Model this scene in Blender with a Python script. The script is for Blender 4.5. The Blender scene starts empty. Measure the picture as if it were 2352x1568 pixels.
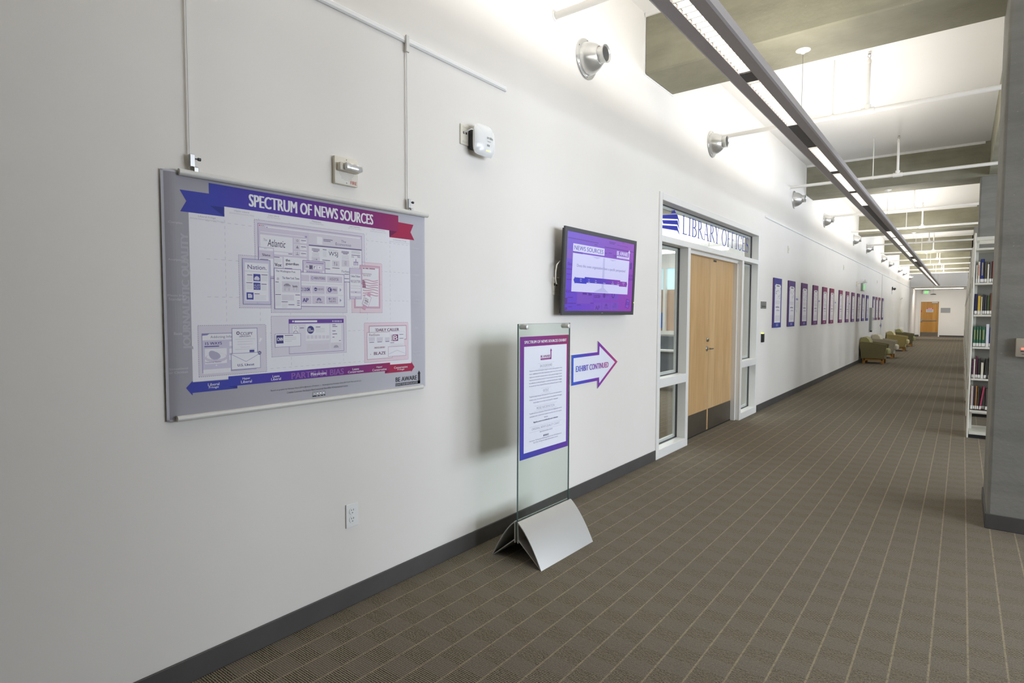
import bpy, bmesh, math, random
from mathutils import Vector, Matrix
random.seed(7)
SC = bpy.context.scene
COL = SC.collection
PI = math.pi

# ------------------------------------------------------------------ camera
cam_d = bpy.data.cameras.new('camera')
cam = bpy.data.objects.new('camera', cam_d)
COL.objects.link(cam)
YAW, PITCH, ROLL = math.radians(37.75), math.radians(2.91), math.radians(.19)
fw = Vector((-math.sin(YAW)*math.cos(PITCH), math.cos(YAW)*math.cos(PITCH), -math.sin(PITCH)))
rt = Vector((math.cos(YAW), math.sin(YAW), 0))
up = rt.cross(fw)
r2 = rt*math.cos(ROLL) + up*math.sin(ROLL)
u2 = up*math.cos(ROLL) - rt*math.sin(ROLL)
cam.matrix_world = Matrix(((r2.x, u2.x, -fw.x, 2.31), (r2.y, u2.y, -fw.y, 0), (r2.z, u2.z, -fw.z, 1.43), (0, 0, 0, 1)))
cam_d.sensor_width = 36
cam_d.lens = 1335/2352*36
cam_d.clip_start = .02
SC.camera = cam

# ------------------------------------------------------------------ world, daylight, exposure
SC.view_settings.view_transform = 'Standard'
SC.view_settings.look = 'None'
SC.view_settings.gamma = 1
SC.view_settings.use_curve_mapping = False
SC.view_settings.exposure = .88
world = bpy.data.worlds.new('sky')
SC.world = world
world.use_nodes = True
bg = world.node_tree.nodes['Background']
bg.inputs[0].default_value = (.62, .75, 1, 1)
bg.inputs[1].default_value = .6

def area(name, loc, direction, sx, sy, power, color, spread=180):
    l = bpy.data.lights.new(name, 'AREA')
    l.shape = 'RECTANGLE'
    l.size, l.size_y = sx, sy
    l.energy = power
    l.color = color
    l.spread = math.radians(spread)
    o = bpy.data.objects.new(name, l)
    COL.objects.link(o)
    o.location = loc
    o.rotation_euler = Vector(direction).to_track_quat('-Z', 'Y').to_euler()
    return o

# daylight entering at each window of the far right-hand wall (x = 9)
WINDOWS = [.0+2.9*k for k in range(13)]
for k, y in enumerate(WINDOWS):
    area('daylight', (8.93, y+1.2, 2.0), (-1, 0, 0), 2.2, 2.3, 150 if k == 0 else 100 if k < 3 else 84, (.78, .86, 1))
# pendant: lit lamp runs (start, end) along the corridor
LIT = [(-1.9, -.8), (-.7, .4), (.5, 1.5), (1.56, 2.6), (2.64, 3.706), (3.86, 4.95), (5.69, 6.785), (6.9, 8.01), (8.13, 9.17), (12.29, 13.34), (13.44, 14.95),
       (15.05, 16.5), (16.6, 18.1), (18.88, 19.87), (22.3, 23.7), (23.8, 25.6), (25.7, 27.5), (27.6, 29.4), (29.5, 31.3), (31.4, 33.2), (33.3, 35.0), (35.1, 37.4)]
PX, PZ = 1.222, 2.87
UPW = 6.2
for a, b in LIT:
    if a > .4:
        k = 1.0 if a < 29 else 1.8
        area('pendant_uplight', (PX, (a+b)/2, PZ+.040), (0, 0, 1), .085, b-a, UPW*(b-a)*k, (1, .96, .91))

# ------------------------------------------------------------------ materials
def lin(h):
    h = h.lstrip('#')
    c = [int(h[i:i+2], 16)/255 for i in (0, 2, 4)]
    return tuple(x/12.92 if x <= .04045 else ((x+.055)/1.055)**2.4 for x in c)
MATS = {}
def base_mat(name):
    m = bpy.data.materials.new(name)
    m.use_nodes = True
    return m, m.node_tree, m.node_tree.nodes['Principled BSDF']
class G:
    """tiny shorthand for shader graphs"""
    def __init__(s, nt): s.nt = nt
    def n(s, t, **kw):
        x = s.nt.nodes.new(t)
        for k, v in kw.items(): setattr(x, k, v)
        return x
    def put(s, node, i, v):
        if v is None: return
        if hasattr(v, 'is_output'): s.nt.links.new(v, node.inputs[i])
        else: node.inputs[i].default_value = v
    def m(s, op, a, b=None, c=None):
        x = s.n('ShaderNodeMath', operation=op)
        s.put(x, 0, a); s.put(x, 1, b); s.put(x, 2, c)
        return x.outputs[0]
    def mix(s, f, a, b):
        x = s.n('ShaderNodeMix', data_type='RGBA')
        s.put(x, 0, f)
        for i, v in ((6, a), (7, b)):
            if isinstance(v, tuple): v = tuple(v[:3])+(1,)
            s.put(x, i, v)
        return x.outputs[2]
    def noise(s, vec, scale, detail=3, rough=.5):
        x = s.n('ShaderNodeTexNoise')
        s.put(x, 'Vector', vec); x.inputs['Scale'].default_value = scale
        x.inputs['Detail'].default_value = detail; x.inputs['Roughness'].default_value = rough
        return x.outputs[0]
    def ramp(s, f, lo, hi):
        x = s.n('ShaderNodeMapRange')
        s.put(x, 0, f); x.inputs[1].default_value = lo; x.inputs[2].default_value = hi
        return x.outputs[0]
    def pos(s): return s.n('ShaderNodeNewGeometry').outputs['Position']
    def scaled(s, vec, sc):
        x = s.n('ShaderNodeVectorMath', operation='MULTIPLY')
        s.put(x, 0, vec); x.inputs[1].default_value = sc
        return x.outputs[0]
    def bump(s, h, strength, dist):
        x = s.n('ShaderNodeBump')
        s.put(x, 'Height', h); x.inputs['Strength'].default_value = strength; x.inputs['Distance'].default_value = dist
        return x.outputs[0]

def plain(name, col, rough=.5, metal=0, var=.0, scale=6, bump=0, bscale=60, emit=0, spec=.5, coat=0):
    if name in MATS: return MATS[name]
    m, nt, p = base_mat(name)
    if isinstance(col, str): col = lin(col)
    p.inputs['Roughness'].default_value = rough
    p.inputs['Metallic'].default_value = metal
    p.inputs['Specular IOR Level'].default_value = spec
    p.inputs['Coat Weight'].default_value = coat
    g = G(nt)
    tc = g.n('ShaderNodeTexCoord').outputs['Object']
    f = g.noise(tc, scale, 3)
    d = tuple(c*(1-var) for c in col); u = tuple(min(1, c*(1+var)) for c in col)
    nt.links.new(g.mix(f, d, u), p.inputs['Base Color'])
    if bump:
        nt.links.new(g.bump(g.noise(tc, bscale, 2), bump, .002), p.inputs['Normal'])
    if emit:
        p.inputs['Emission Color'].default_value = tuple(col)+(1,)
        p.inputs['Emission Strength'].default_value = emit
    MATS[name] = m
    return m

def paint_mat(name, col, amount=.02):
    m, nt, p = base_mat(name); g = G(nt); P = g.pos()
    a = g.noise(P, 1.3, 4); b = g.noise(P, 160, 2)
    c = lin(col)
    nt.links.new(g.mix(g.ramp(a, .3, .7), tuple(x*(1-amount) for x in c), tuple(x*(1+amount*.4) for x in c)), p.inputs['Base Color'])
    nt.links.new(g.bump(b, .12, .001), p.inputs['Normal'])
    p.inputs['Roughness'].default_value = .55
    p.inputs['Specular IOR Level'].default_value = .3
    MATS[name] = m
    return m

def carpet_mat():
    m, nt, p = base_mat('carpet'); g = G(nt); P = g.pos()
    sp = g.n('ShaderNodeSeparateXYZ'); nt.links.new(P, sp.inputs[0])
    x, y = sp.outputs[0], sp.outputs[1]
    wob = g.m('MULTIPLY', g.m('SUBTRACT', g.noise(P, 90, 2), .5), .006)
    xs = g.m('DIVIDE', g.m('ADD', x, wob), .125)
    lane = g.m('FLOOR', xs); fx = g.m('FRACT', xs)
    dist = g.m('MINIMUM', fx, g.m('SUBTRACT', 1, fx))
    stripe = g.m('SUBTRACT', 1, g.ramp(dist, .02, .038))
    ph = g.m('ADD', g.m('MULTIPLY', g.m('SUBTRACT', y, 1.92), 2*PI/.195), g.m('MULTIPLY', g.m('SUBTRACT', lane, 3), PI))
    dark = g.ramp(g.m('COSINE', ph), -.12, .12)
    rib = g.m('SINE', g.m('MULTIPLY', g.m('ADD', y, wob), 2*PI/.0090))
    ribf = g.ramp(rib, -.35, .6)
    fleck = g.noise(g.scaled(P, (210, 330, 210)), 1, 2, .75)
    fl = g.ramp(fleck, .42, .68)
    big = g.noise(P, .7, 3)
    tan, blk, grey, gtan = lin('#9d927d'), lin('#24211e'), lin('#5e5852'), lin('#8d8373')
    cd = g.mix(ribf, blk, tan)
    cl = g.mix(g.m('MULTIPLY', ribf, .9), grey, gtan)
    c = g.mix(dark, cl, cd)
    c = g.mix(g.m('MULTIPLY', fl, .42), c, lin('#b3a78e'))
    c = g.mix(g.m('MULTIPLY', stripe, g.ramp(g.noise(P, 55, 2), .2, .55)), c, lin('#a2957c'))
    c = g.mix(g.m('MULTIPLY', g.ramp(big, .35, .7), .10), c, lin('#4e4a44'))
    nt.links.new(c, p.inputs['Base Color'])
    p.inputs['Roughness'].default_value = .95
    p.inputs['Specular IOR Level'].default_value = .1
    h = g.m('ADD', ribf, g.m('MULTIPLY', fleck, .8))
    nt.links.new(g.bump(h, .55, .004), p.inputs['Normal'])
    MATS['carpet'] = m
    return m

def concrete_mat(name, a, b, c):
    m, nt, p = base_mat(name); g = G(nt); P = g.pos()
    n1 = g.noise(P, 2.2, 6, .6); n2 = g.noise(g.scaled(P, (1.2, 1.2, 7)), 1.3, 5, .6); n3 = g.noise(P, 40, 3)
    col = g.mix(g.ramp(n1, .3, .7), lin(a), lin(b))
    col = g.mix(g.m('MULTIPLY', g.ramp(n2, .45, .75), .6), col, lin(c))
    pit = g.m('GREATER_THAN', g.noise(P, 55, 2, .4), .75)
    col = g.mix(g.m('MULTIPLY', pit, .3), col, lin('#b9b39c'))
    nt.links.new(col, p.inputs['Base Color'])
    p.inputs['Roughness'].default_value = .75
    nt.links.new(g.bump(g.m('ADD', n3, n1), .25, .01), p.inputs['Normal'])
    MATS[name] = m
    return m

def wood_mat(name, a, b):
    m, nt, p = base_mat(name); g = G(nt); P = g.pos()
    sp = g.n('ShaderNodeSeparateXYZ'); nt.links.new(P, sp.inputs[0])
    w = g.m('ADD', sp.outputs[1], sp.outputs[0])
    band = g.n('ShaderNodeTexWhiteNoise', noise_dimensions='1D')
    nt.links.new(g.m('FLOOR', g.m('MULTIPLY', w, 6.2)), band.inputs['W'])
    grain = g.noise(g.scaled(P, (30, 30, 1.6)), 1, 5, .6)
    fig = g.noise(g.scaled(P, (9, 9, 2.2)), 1, 3)
    f = g.m('ADD', g.m('MULTIPLY', grain, .6), g.m('ADD', g.m('MULTIPLY', fig, .35), g.m('MULTIPLY', band.outputs[0], .22)))
    nt.links.new(g.mix(g.ramp(f, .3, .95), lin(a), lin(b)), p.inputs['Base Color'])
    p.inputs['Roughness'].default_value = .38
    MATS[name] = m
    return m

def glass_mat(name, tint, refl=1.0):
    m, nt, p = base_mat(name); g = G(nt); nt.nodes.remove(p)
    tr = g.n('ShaderNodeBsdfTransparent'); tr.inputs[0].default_value = tuple(tint)+(1,)
    gl = g.n('ShaderNodeBsdfGlossy'); gl.inputs['Roughness'].default_value = .02
    lw = g.n('ShaderNodeLayerWeight'); lw.inputs[0].default_value = .5
    mx = g.n('ShaderNodeMixShader')
    sch = g.m('MULTIPLY_ADD', g.m('POWER', lw.outputs['Facing'], 5), .96, .04)
    nt.links.new(g.m('MULTIPLY', sch, refl), mx.inputs[0])
    nt.links.new(tr.outputs[0], mx.inputs[1]); nt.links.new(gl.outputs[0], mx.inputs[2])
    nt.links.new(mx.outputs[0], nt.nodes['Material Output'].inputs[0])
    MATS[name] = m
    return m

def print_mat(name, emit=0, rough=.5):
    m, nt, p = base_mat(name); g = G(nt)
    a = g.n('ShaderNodeVertexColor', layer_name='Col')
    if emit:
        p.inputs['Base Color'].default_value = (.01, .01, .012, 1)
        nt.links.new(a.outputs[0], p.inputs['Emission Color'])
        p.inputs['Emission Strength'].default_value = emit
        p.inputs['Roughness'].default_value = .25
    else:
        nt.links.new(a.outputs[0], p.inputs['Base Color'])
        p.inputs['Roughness'].default_value = rough
        p.inputs['Specular IOR Level'].default_value = .25
    MATS[name] = m
    return m

def emit_mat(name, col, strength):
    m, nt, p = base_mat(name)
    p.inputs['Base Color'].default_value = tuple(lin(col))+(1,)
    p.inputs['Emission Color'].default_value = tuple(lin(col))+(1,)
    p.inputs['Emission Strength'].default_value = strength
    MATS[name] = m
    return m

M_WALL = paint_mat('wall_paint', '#ebe6dd', .025)
M_CEIL = paint_mat('ceiling_paint', '#efede9', .015)
M_CARPET = carpet_mat()
M_CONC = concrete_mat('beam_concrete', '#87846f', '#9a9681', '#737060')
M_COLC = concrete_mat('column_concrete', '#7b7971', '#8a877e', '#6c6a61')
M_BASE = plain('rubber_base', '#4c4946', .55, var=.22, scale=5)
M_TRIM = plain('frame_paint', '#e9e7e0', .4, var=.02)
M_WOOD = wood_mat('maple_veneer', '#bd935c', '#e6c593')
M_OAK = wood_mat('oak_door', '#a8742c', '#c9964c')
M_STEEL = plain('brushed_steel', '#8b8780', .38, 1, var=.1, scale=20)
M_DARKSTEEL = plain('kick_steel', '#8a8378', .42, 1, var=.12, scale=8)
M_CHROME = plain('satin_chrome', '#c9c9c6', .22, 1, var=.03)
M_ALU = plain('aluminium', '#d6d4ce', .42, .35, var=.03)
M_SPUN = plain('spun_aluminium', '#dededb', .3, .8, var=.05, scale=3)
M_FIXT = plain('fixture_grey', '#a09996', .45, .1, var=.03)
M_FIXD = plain('fixture_dark', '#4a4644', .5, 0, var=.03)
M_WHITEPL = plain('white_plastic', '#ecebe6', .35, var=.02)
M_CREAM = plain('cream_plastic', '#e6dfce', .4, var=.02)
M_BLACK = plain('black_plastic', '#232326', .4, var=.05)
M_DKGREY = plain('dark_grey', '#3b3a3a', .5, var=.05)
M_SHELF = plain('shelf_steel', '#d6d2c4', .45, var=.03)
M_PIPE = plain('pipe_paint', '#e6e3dc', .45, var=.02)
M_GLASS = glass_mat('clear_glass', (.94, .96, .95))
M_STANDGLASS = glass_mat('stand_glass', (.90, .94, .92), .8)
M_GEDGE = plain('glass_edge', '#5f7f7b', .2, var=.1)
M_PRINT = print_mat('print_ink', rough=.45)
M_VINYL = print_mat('vinyl_print', rough=.6)
M_SCREEN = print_mat('screen_glow', emit=.48)
M_BASEALU = plain('base_aluminium', '#cbc9c3', .4, .55, var=.02)

# ------------------------------------------------------------------ mesh helpers (world metres)
def nb(): return bmesh.new()
def box(bm, x0, x1, y0, y1, z0, z1, bev=0, seg=2):
    vs = [bm.verts.new((x, y, z)) for x in (x0, x1) for y in (y0, y1) for z in (z0, z1)]
    fs = [bm.faces.new([vs[i] for i in f]) for f in ((0, 1, 3, 2), (4, 6, 7, 5), (0, 4, 5, 1), (2, 3, 7, 6), (0, 2, 6, 4), (1, 5, 7, 3))]
    if bev:
        es = set(e for f in fs for e in f.edges)
        bmesh.ops.bevel(bm, geom=list(es), offset=bev, segments=seg, profile=.5, affect='EDGES')
    return bm
def tube(bm, pts, r, seg=10, cap=True):
    pts = [Vector(p) for p in pts]
    rings = []
    for i, p in enumerate(pts):
        d = (pts[min(i+1, len(pts)-1)]-pts[max(i-1, 0)]).normalized()
        a = d.orthogonal().normalized() if i == 0 else (rings_a - d*rings_a.dot(d)).normalized()
        rings_a = a
        b = d.cross(a)
        rr = r[i] if isinstance(r, (list, tuple)) else r
        rings.append([bm.verts.new(p+(a*math.cos(t)+b*math.sin(t))*rr) for t in [2*PI*k/seg for k in range(seg)]])
    for q, w in zip(rings, rings[1:]):
        for k in range(seg): bm.faces.new((q[k], q[(k+1) % seg], w[(k+1) % seg], w[k]))
    if cap:
        bm.faces.new(rings[0][::-1]); bm.faces.new(rings[-1])
    return bm
def lathe(bm, o, axis, prof, seg=28, cap=False):
    """prof: (distance along axis, radius)"""
    o = Vector(o); ax = Vector(axis).normalized(); a = ax.orthogonal().normalized(); b = ax.cross(a)
    rings = [[bm.verts.new(o+ax*h+(a*math.cos(2*PI*k/seg)+b*math.sin(2*PI*k/seg))*max(r, 1e-4)) for k in range(seg)] for h, r in prof]
    for q, w in zip(rings, rings[1:]):
        for k in range(seg): bm.faces.new((q[k], q[(k+1) % seg], w[(k+1) % seg], w[k]))
    if cap:
        bm.faces.new(rings[0][::-1]); bm.faces.new(rings[-1])
    return bm
def prism(bm, poly, fn0, fn1):
    """polygon of 2-tuples, extruded between two placements"""
    a = [bm.verts.new(fn0(*p)) for p in poly]; b = [bm.verts.new(fn1(*p)) for p in poly]
    n = len(poly)
    bm.faces.new(a[::-1]); bm.faces.new(b)
    for i in range(n): bm.faces.new((a[i], a[(i+1) % n], b[(i+1) % n], b[i]))
    return bm

def obj(name, bm, mat, parent=None, smooth=False, kind=None, local=False, label=None):
    bmesh.ops.recalc_face_normals(bm, faces=bm.faces)
    me = bpy.data.meshes.new(name)
    if parent is not None and not local:
        bmesh.ops.translate(bm, verts=bm.verts, vec=-Vector(root_loc(parent)))
    bm.to_mesh(me); bm.free()
    if smooth:
        for p in me.polygons: p.use_smooth = True
        if smooth != 'all':
            try: me.set_sharp_from_angle(angle=math.radians(smooth if smooth is not True else 40))
            except Exception: pass
    me.materials.append(mat)
    o = bpy.data.objects.new(name, me)
    COL.objects.link(o)
    if parent is not None: o.parent = parent
    if kind: o['kind'] = kind
    if label: o['label'] = label
    return o
def root_loc(o):
    v = Vector(o.location)
    while o.parent is not None:
        o = o.parent; v = v+Vector(o.location)
    return v
def thing(name, label, cat, loc, rotz=0, group=None):
    o = bpy.data.objects.new(name, None)
    o.empty_display_size = .1
    COL.objects.link(o)
    o.location = loc; o.rotation_euler = (0, 0, rotz)
    o['label'] = label; o['category'] = cat
    if group: o['group'] = group
    return o
def tag(o, label, cat, group=None):
    o['label'] = label; o['category'] = cat
    if group: o['group'] = group
    return o
def struct(name, bm, mat, label=None, smooth=False):
    o = obj(name, bm, mat, None, smooth)
    o['kind'] = 'structure'
    if label: o['label'] = label
    return o
def empty_struct(name, loc, label=None):
    o = bpy.data.objects.new(name, None); COL.objects.link(o); o.location = loc; o['kind'] = 'structure'
    o.empty_display_size = .1
    if label: o['label'] = label
    return o
def copy_tree(o, parent=None):
    c = o.copy(); COL.objects.link(c)
    c.parent = parent
    for ch in list(o.children): copy_tree(ch, c)
    return c
ORD = ['first', 'second', 'third', 'fourth', 'fifth', 'sixth', 'seventh', 'eighth', 'ninth', 'tenth', 'eleventh', 'twelfth', 'thirteenth',
       'fourteenth', 'fifteenth', 'sixteenth', 'seventeenth', 'eighteenth', 'nineteenth', 'twentieth']

# ------------------------------------------------------------------ flat print: ink shapes laid on a sheet
_TXT = {}
def text_geo(s, bold, shear):
    key = (s, bold, shear)
    if key in _TXT: return _TXT[key]
    cu = bpy.data.curves.new('lettering', 'FONT')
    cu.body = s; cu.size = 1; cu.offset = bold; cu.shear = shear; cu.resolution_u = 3 if len(s) < 30 else 2
    cu.dimensions = '2D'; cu.fill_mode = 'FRONT'
    o = bpy.data.objects.new('lettering', cu); COL.objects.link(o)
    dg = bpy.context.evaluated_depsgraph_get()
    e = o.evaluated_get(dg); me = e.to_mesh()
    vs = [(v.co.x, v.co.y) for v in me.vertices]; fs = [tuple(p.vertices) for p in me.polygons]
    e.to_mesh_clear()
    bpy.data.objects.remove(o); bpy.data.curves.remove(cu)
    x0 = min(v[0] for v in vs); x1 = max(v[0] for v in vs)
    has = any(ch.isupper() or ch.isdigit() or ch in 'bdfhklt' for ch in s)
    y0 = min(v[1] for v in vs); y1 = max(v[1] for v in vs)
    _TXT[key] = (vs, fs, x0, x1, y0, y1)
    return _TXT[key]
STYLE = {'b': (0, 0), 'b2': (0, 0), 's': (0, 0), 'm': (0, 0), 'f': (0, 0), 'fb': (0, 0), 'fi': (0, .22), 'k': (0, .0), '': (0, 0)}
class Print:
    def __init__(s, eps=.00025, auto=0):
        s.v = []; s.f = []; s.c = []; s.eps = eps; s.auto = auto; s.i = 0
    def poly(s, pts, col, L):
        k = len(s.v); s.i += 1; L += s.auto*(s.i % 5)
        s.v += [(p[0], p[1], L) for p in pts]
        s.f.append(tuple(range(k, k+len(pts))))
        s.c.append([col(*p) if callable(col) else col for p in pts])
    def rect(s, u0, v0, u1, v1, col, L):
        s.poly([(u0, v0), (u1, v0), (u1, v1), (u0, v1)], col, L)
    def disc(s, u, v, r, col, L, n=18):
        s.poly([(u+r*math.cos(2*PI*k/n), v+r*math.sin(2*PI*k/n)) for k in range(n)], col, L)
    def grad(s, u0, v0, u1, v1, col, L, n=16):
        for k in range(n):
            s.rect(u0+(u1-u0)*k/n, v0, u0+(u1-u0)*(k+1)/n, v1, col, L)
    def text(s, t, u0, v0, u1, v1, col, L, style='', rot=0):
        # heavy faces are struck two or three times, a hair apart
        d = {'b': .045, 'b2': .028, 'fb': .04, 'k': .02, 'm': .014}.get(style, 0)*(v1-v0)*min(1, (u1-u0)/(v1-v0)/len(t)/.5)
        if d and not rot:
            for i, q in enumerate((-1, 1, 0) if style in ('b', 'fb') else (-1, 1)): s._text(t, u0+d*(1+q), v0, u1-d*(1-q), v1, col, L+.12*i, style)
        elif rot == 90:
            for i, q in enumerate((0, 3.0, 1.5)): s._text(t, u0, v0+q*(v1-v0)/300, u1, v1+q*(v1-v0)/300, col, L+.12*i, style, rot)
        else: s._text(t, u0, v0, u1, v1, col, L, style, rot)
    def _text(s, t, u0, v0, u1, v1, col, L, style='', rot=0):
        b, sh = STYLE.get(style, (0, 0))
        vs, fs, x0, x1, y0, y1 = text_geo(t, b, sh)
        kx = (u1-u0)/max(x1-x0, 1e-6); ky = (v1-v0)/max(y1-y0, 1e-6)
        k = len(s.v)
        P = [((x-x0)*kx, (y-y0)*ky) for x, y in vs]
        if rot == 90: P = [(u1-(y-y0)/(y1-y0)*(u1-u0), v0+(x-x0)/(x1-x0)*(v1-v0)) for x, y in vs]
        elif rot:
            c, q = math.cos(rot), math.sin(rot); w, h = u1-u0, v1-v0
            P = [(u0+w/2+(x-w/2)*c-(y-h/2)*q, v0+h/2+(x-w/2)*q+(y-h/2)*c) for x, y in P]
        else: P = [(u0+x, v0+y) for x, y in P]
        s.v += [(p[0], p[1], L) for p in P]
        for f in fs:
            s.f.append(tuple(i+k for i in f))
            s.c.append([col(*P[i]) if callable(col) else col for i in f])
    def build(s, name, mat, place, parent, local=False):
        """place(u, v, height) -> point"""
        me = bpy.data.meshes.new(name)
        off = Vector((0, 0, 0)) if (local or parent is None) else root_loc(parent)
        me.from_pydata([Vector(place(u, v, L*s.eps))-off for u, v, L in s.v], [], s.f)
        ca = me.color_attributes.new('Col', 'FLOAT_COLOR', 'CORNER')
        i = 0
        for cs in s.c:
            for c in cs:
                ca.data[i].color = (c[0], c[1], c[2], 1); i += 1
        me.materials.append(mat)
        o = bpy.data.objects.new(name, me); COL.objects.link(o)
        if parent is not None: o.parent = parent
        return o
def lerp3(a, b, t): return tuple(x+(y-x)*t for x, y in zip(a, b))
def stops(*st):
    """piecewise colour ramp: (pos, hex)"""
    st = [(p, lin(h)) for p, h in st]
    def f(t):
        if t <= st[0][0]: return st[0][1]
        for (a, ca), (b, cb) in zip(st, st[1:]):
            if t <= b: return lerp3(ca, cb, (t-a)/(b-a))
        return st[-1][1]
    return f
INK = {k: lin(v) for k, v in dict(w='#e9e7ea', w2='#c9c8d8', gr='#c6c3cc', l1='#d8d3db', l2='#dcd7df', l3='#d4cbd9', l4='#cdc8da', lv2='#c9bde0', f5='#dcd8e0', pk='#e6d3da', pm='#d5b3c2',
    do='#8f86a4', dp='#b5809c', rb0='#3f46a6', rbd='#313788', rd='#a8294f', rdd='#72204f', lg='#c9c8cc', lg2='#b3b1b7', lg3='#c4c3c8', g0='#877b92', g1='#8f8896', g2='#aeabb4', g3='#c6c2ca',
    red='#c23a55', org='#dba45c', grn='#71b870', pu='#8874ac', pl='#a99bc2', pu2='#6c479e', ink='#453c5c', ink2='#665c7c', ink3='#77728c', bar='#776a90', navy='#453f80', navy2='#514b90', nb='#484a9a',
    ol='#8b86b4', lf='#b3afc4', um='#aaa4b2', mb='#a17389', mb2='#7d3a6c', mt='#8a5a74', ms='#d0a3b4', ms2='#d8a9bd', wine='#6d3358', gk='#55525c', k='#38363c',
    vi='#8d2f7e', hd='#b7b8c4', hl='#c4c5cf', tx='#8b8ca2', tk='#4e4f74', sh='#e3e4ea',
    sd='#5a2f9a', st='#7a4fc4', sp='#8453cc', sw='#d6d7ff', sk='#5047a6', sg='#8584bc', sl='#bfc2f0', b0='#3a3cc8', b2='#8a3fb4').items()}
RIB = stops((0, '#3d46a8'), (.28, '#5038a0'), (.5, '#663090'), (.75, '#7d2c78'), (1, '#9c2c5c'))
SGR = stops((0, '#3f3fc8'), (.5, '#5a3fc0'), (1, '#8a3fb4'))
def run_print(P, data):
    for d in data:
        t = d[0]
        if t == 'R': P.rect(*d[3:7], INK[d[1]], d[2])
        elif t == 'F':
            u0, v0, u1, v1 = d[5:9]; w = d[4]
            P.rect(u0-w/2, v0-w/2, u1+w/2, v1+w/2, INK[d[2]], d[3]); P.rect(u0+w/2, v0+w/2, u1-w/2, v1-w/2, INK[d[1]], d[3]+.12)
        elif t == 'D':
            u0, v0, u1, v1 = d[4:8]; P.rect(u0, v0, u1, v1, INK[d[1]], d[3]); c = INK[d[2]]
            n = int((u1-u0)/7.2)
            for k in range(n):
                u = u0+(u1-u0)*k/n
                for v in (v0, v1): P.rect(u, v-1.1, u+3.4, v+1.1, c, d[3]+.6)
            n = int((v1-v0)/7.2)
            for k in range(n):
                v = v0+(v1-v0)*k/n
                for u in (u0, u1): P.rect(u-1.1, v, u+1.1, v+3.4, c, d[3]+.6)
        elif t == 'Q': P.poly(d[3], INK[d[1]], d[2])
        elif t == 'C': P.disc(d[3], d[4], d[5], INK[d[1]], d[2])
        elif t == 'G':
            u0, v0, u1, v1 = d[3:7]; r = RIB if d[1] == 'rib' else SGR
            P.grad(u0, v0, u1, v1, lambda u, v: r((u-u0)/(u1-u0)), d[2])
        elif t == 'V':
            v = d[4]
            while v < d[5]: P.rect(d[3]-.8, v, d[3]+.8, v+12, INK[d[1]], d[2]); v += 24
        elif t == 'HD':
            u = d[4]
            while u < d[5]: P.rect(u, d[3]-.8, u+14, d[3]+.8, INK[d[1]], d[2]); u += 28
        elif t == 'T':
            c = INK['w'] if d[2] == 'fade' else INK[d[2]]
            if d[2] == 'fade': c = lin('#8d62a4')
            P.text(d[1], *d[5:9], c, d[3], d[4])
        elif t == 'TV': P.text(d[1], *d[5:9], INK[d[2]], d[3], d[4], 90)
        elif t == 'TR':
            x, y, w, h, a = d[5:10]; P.text(d[1], x-w/2, y-h/2, x+w/2, y+h/2, INK[d[2]], d[3], d[4], math.radians(a))
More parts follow.
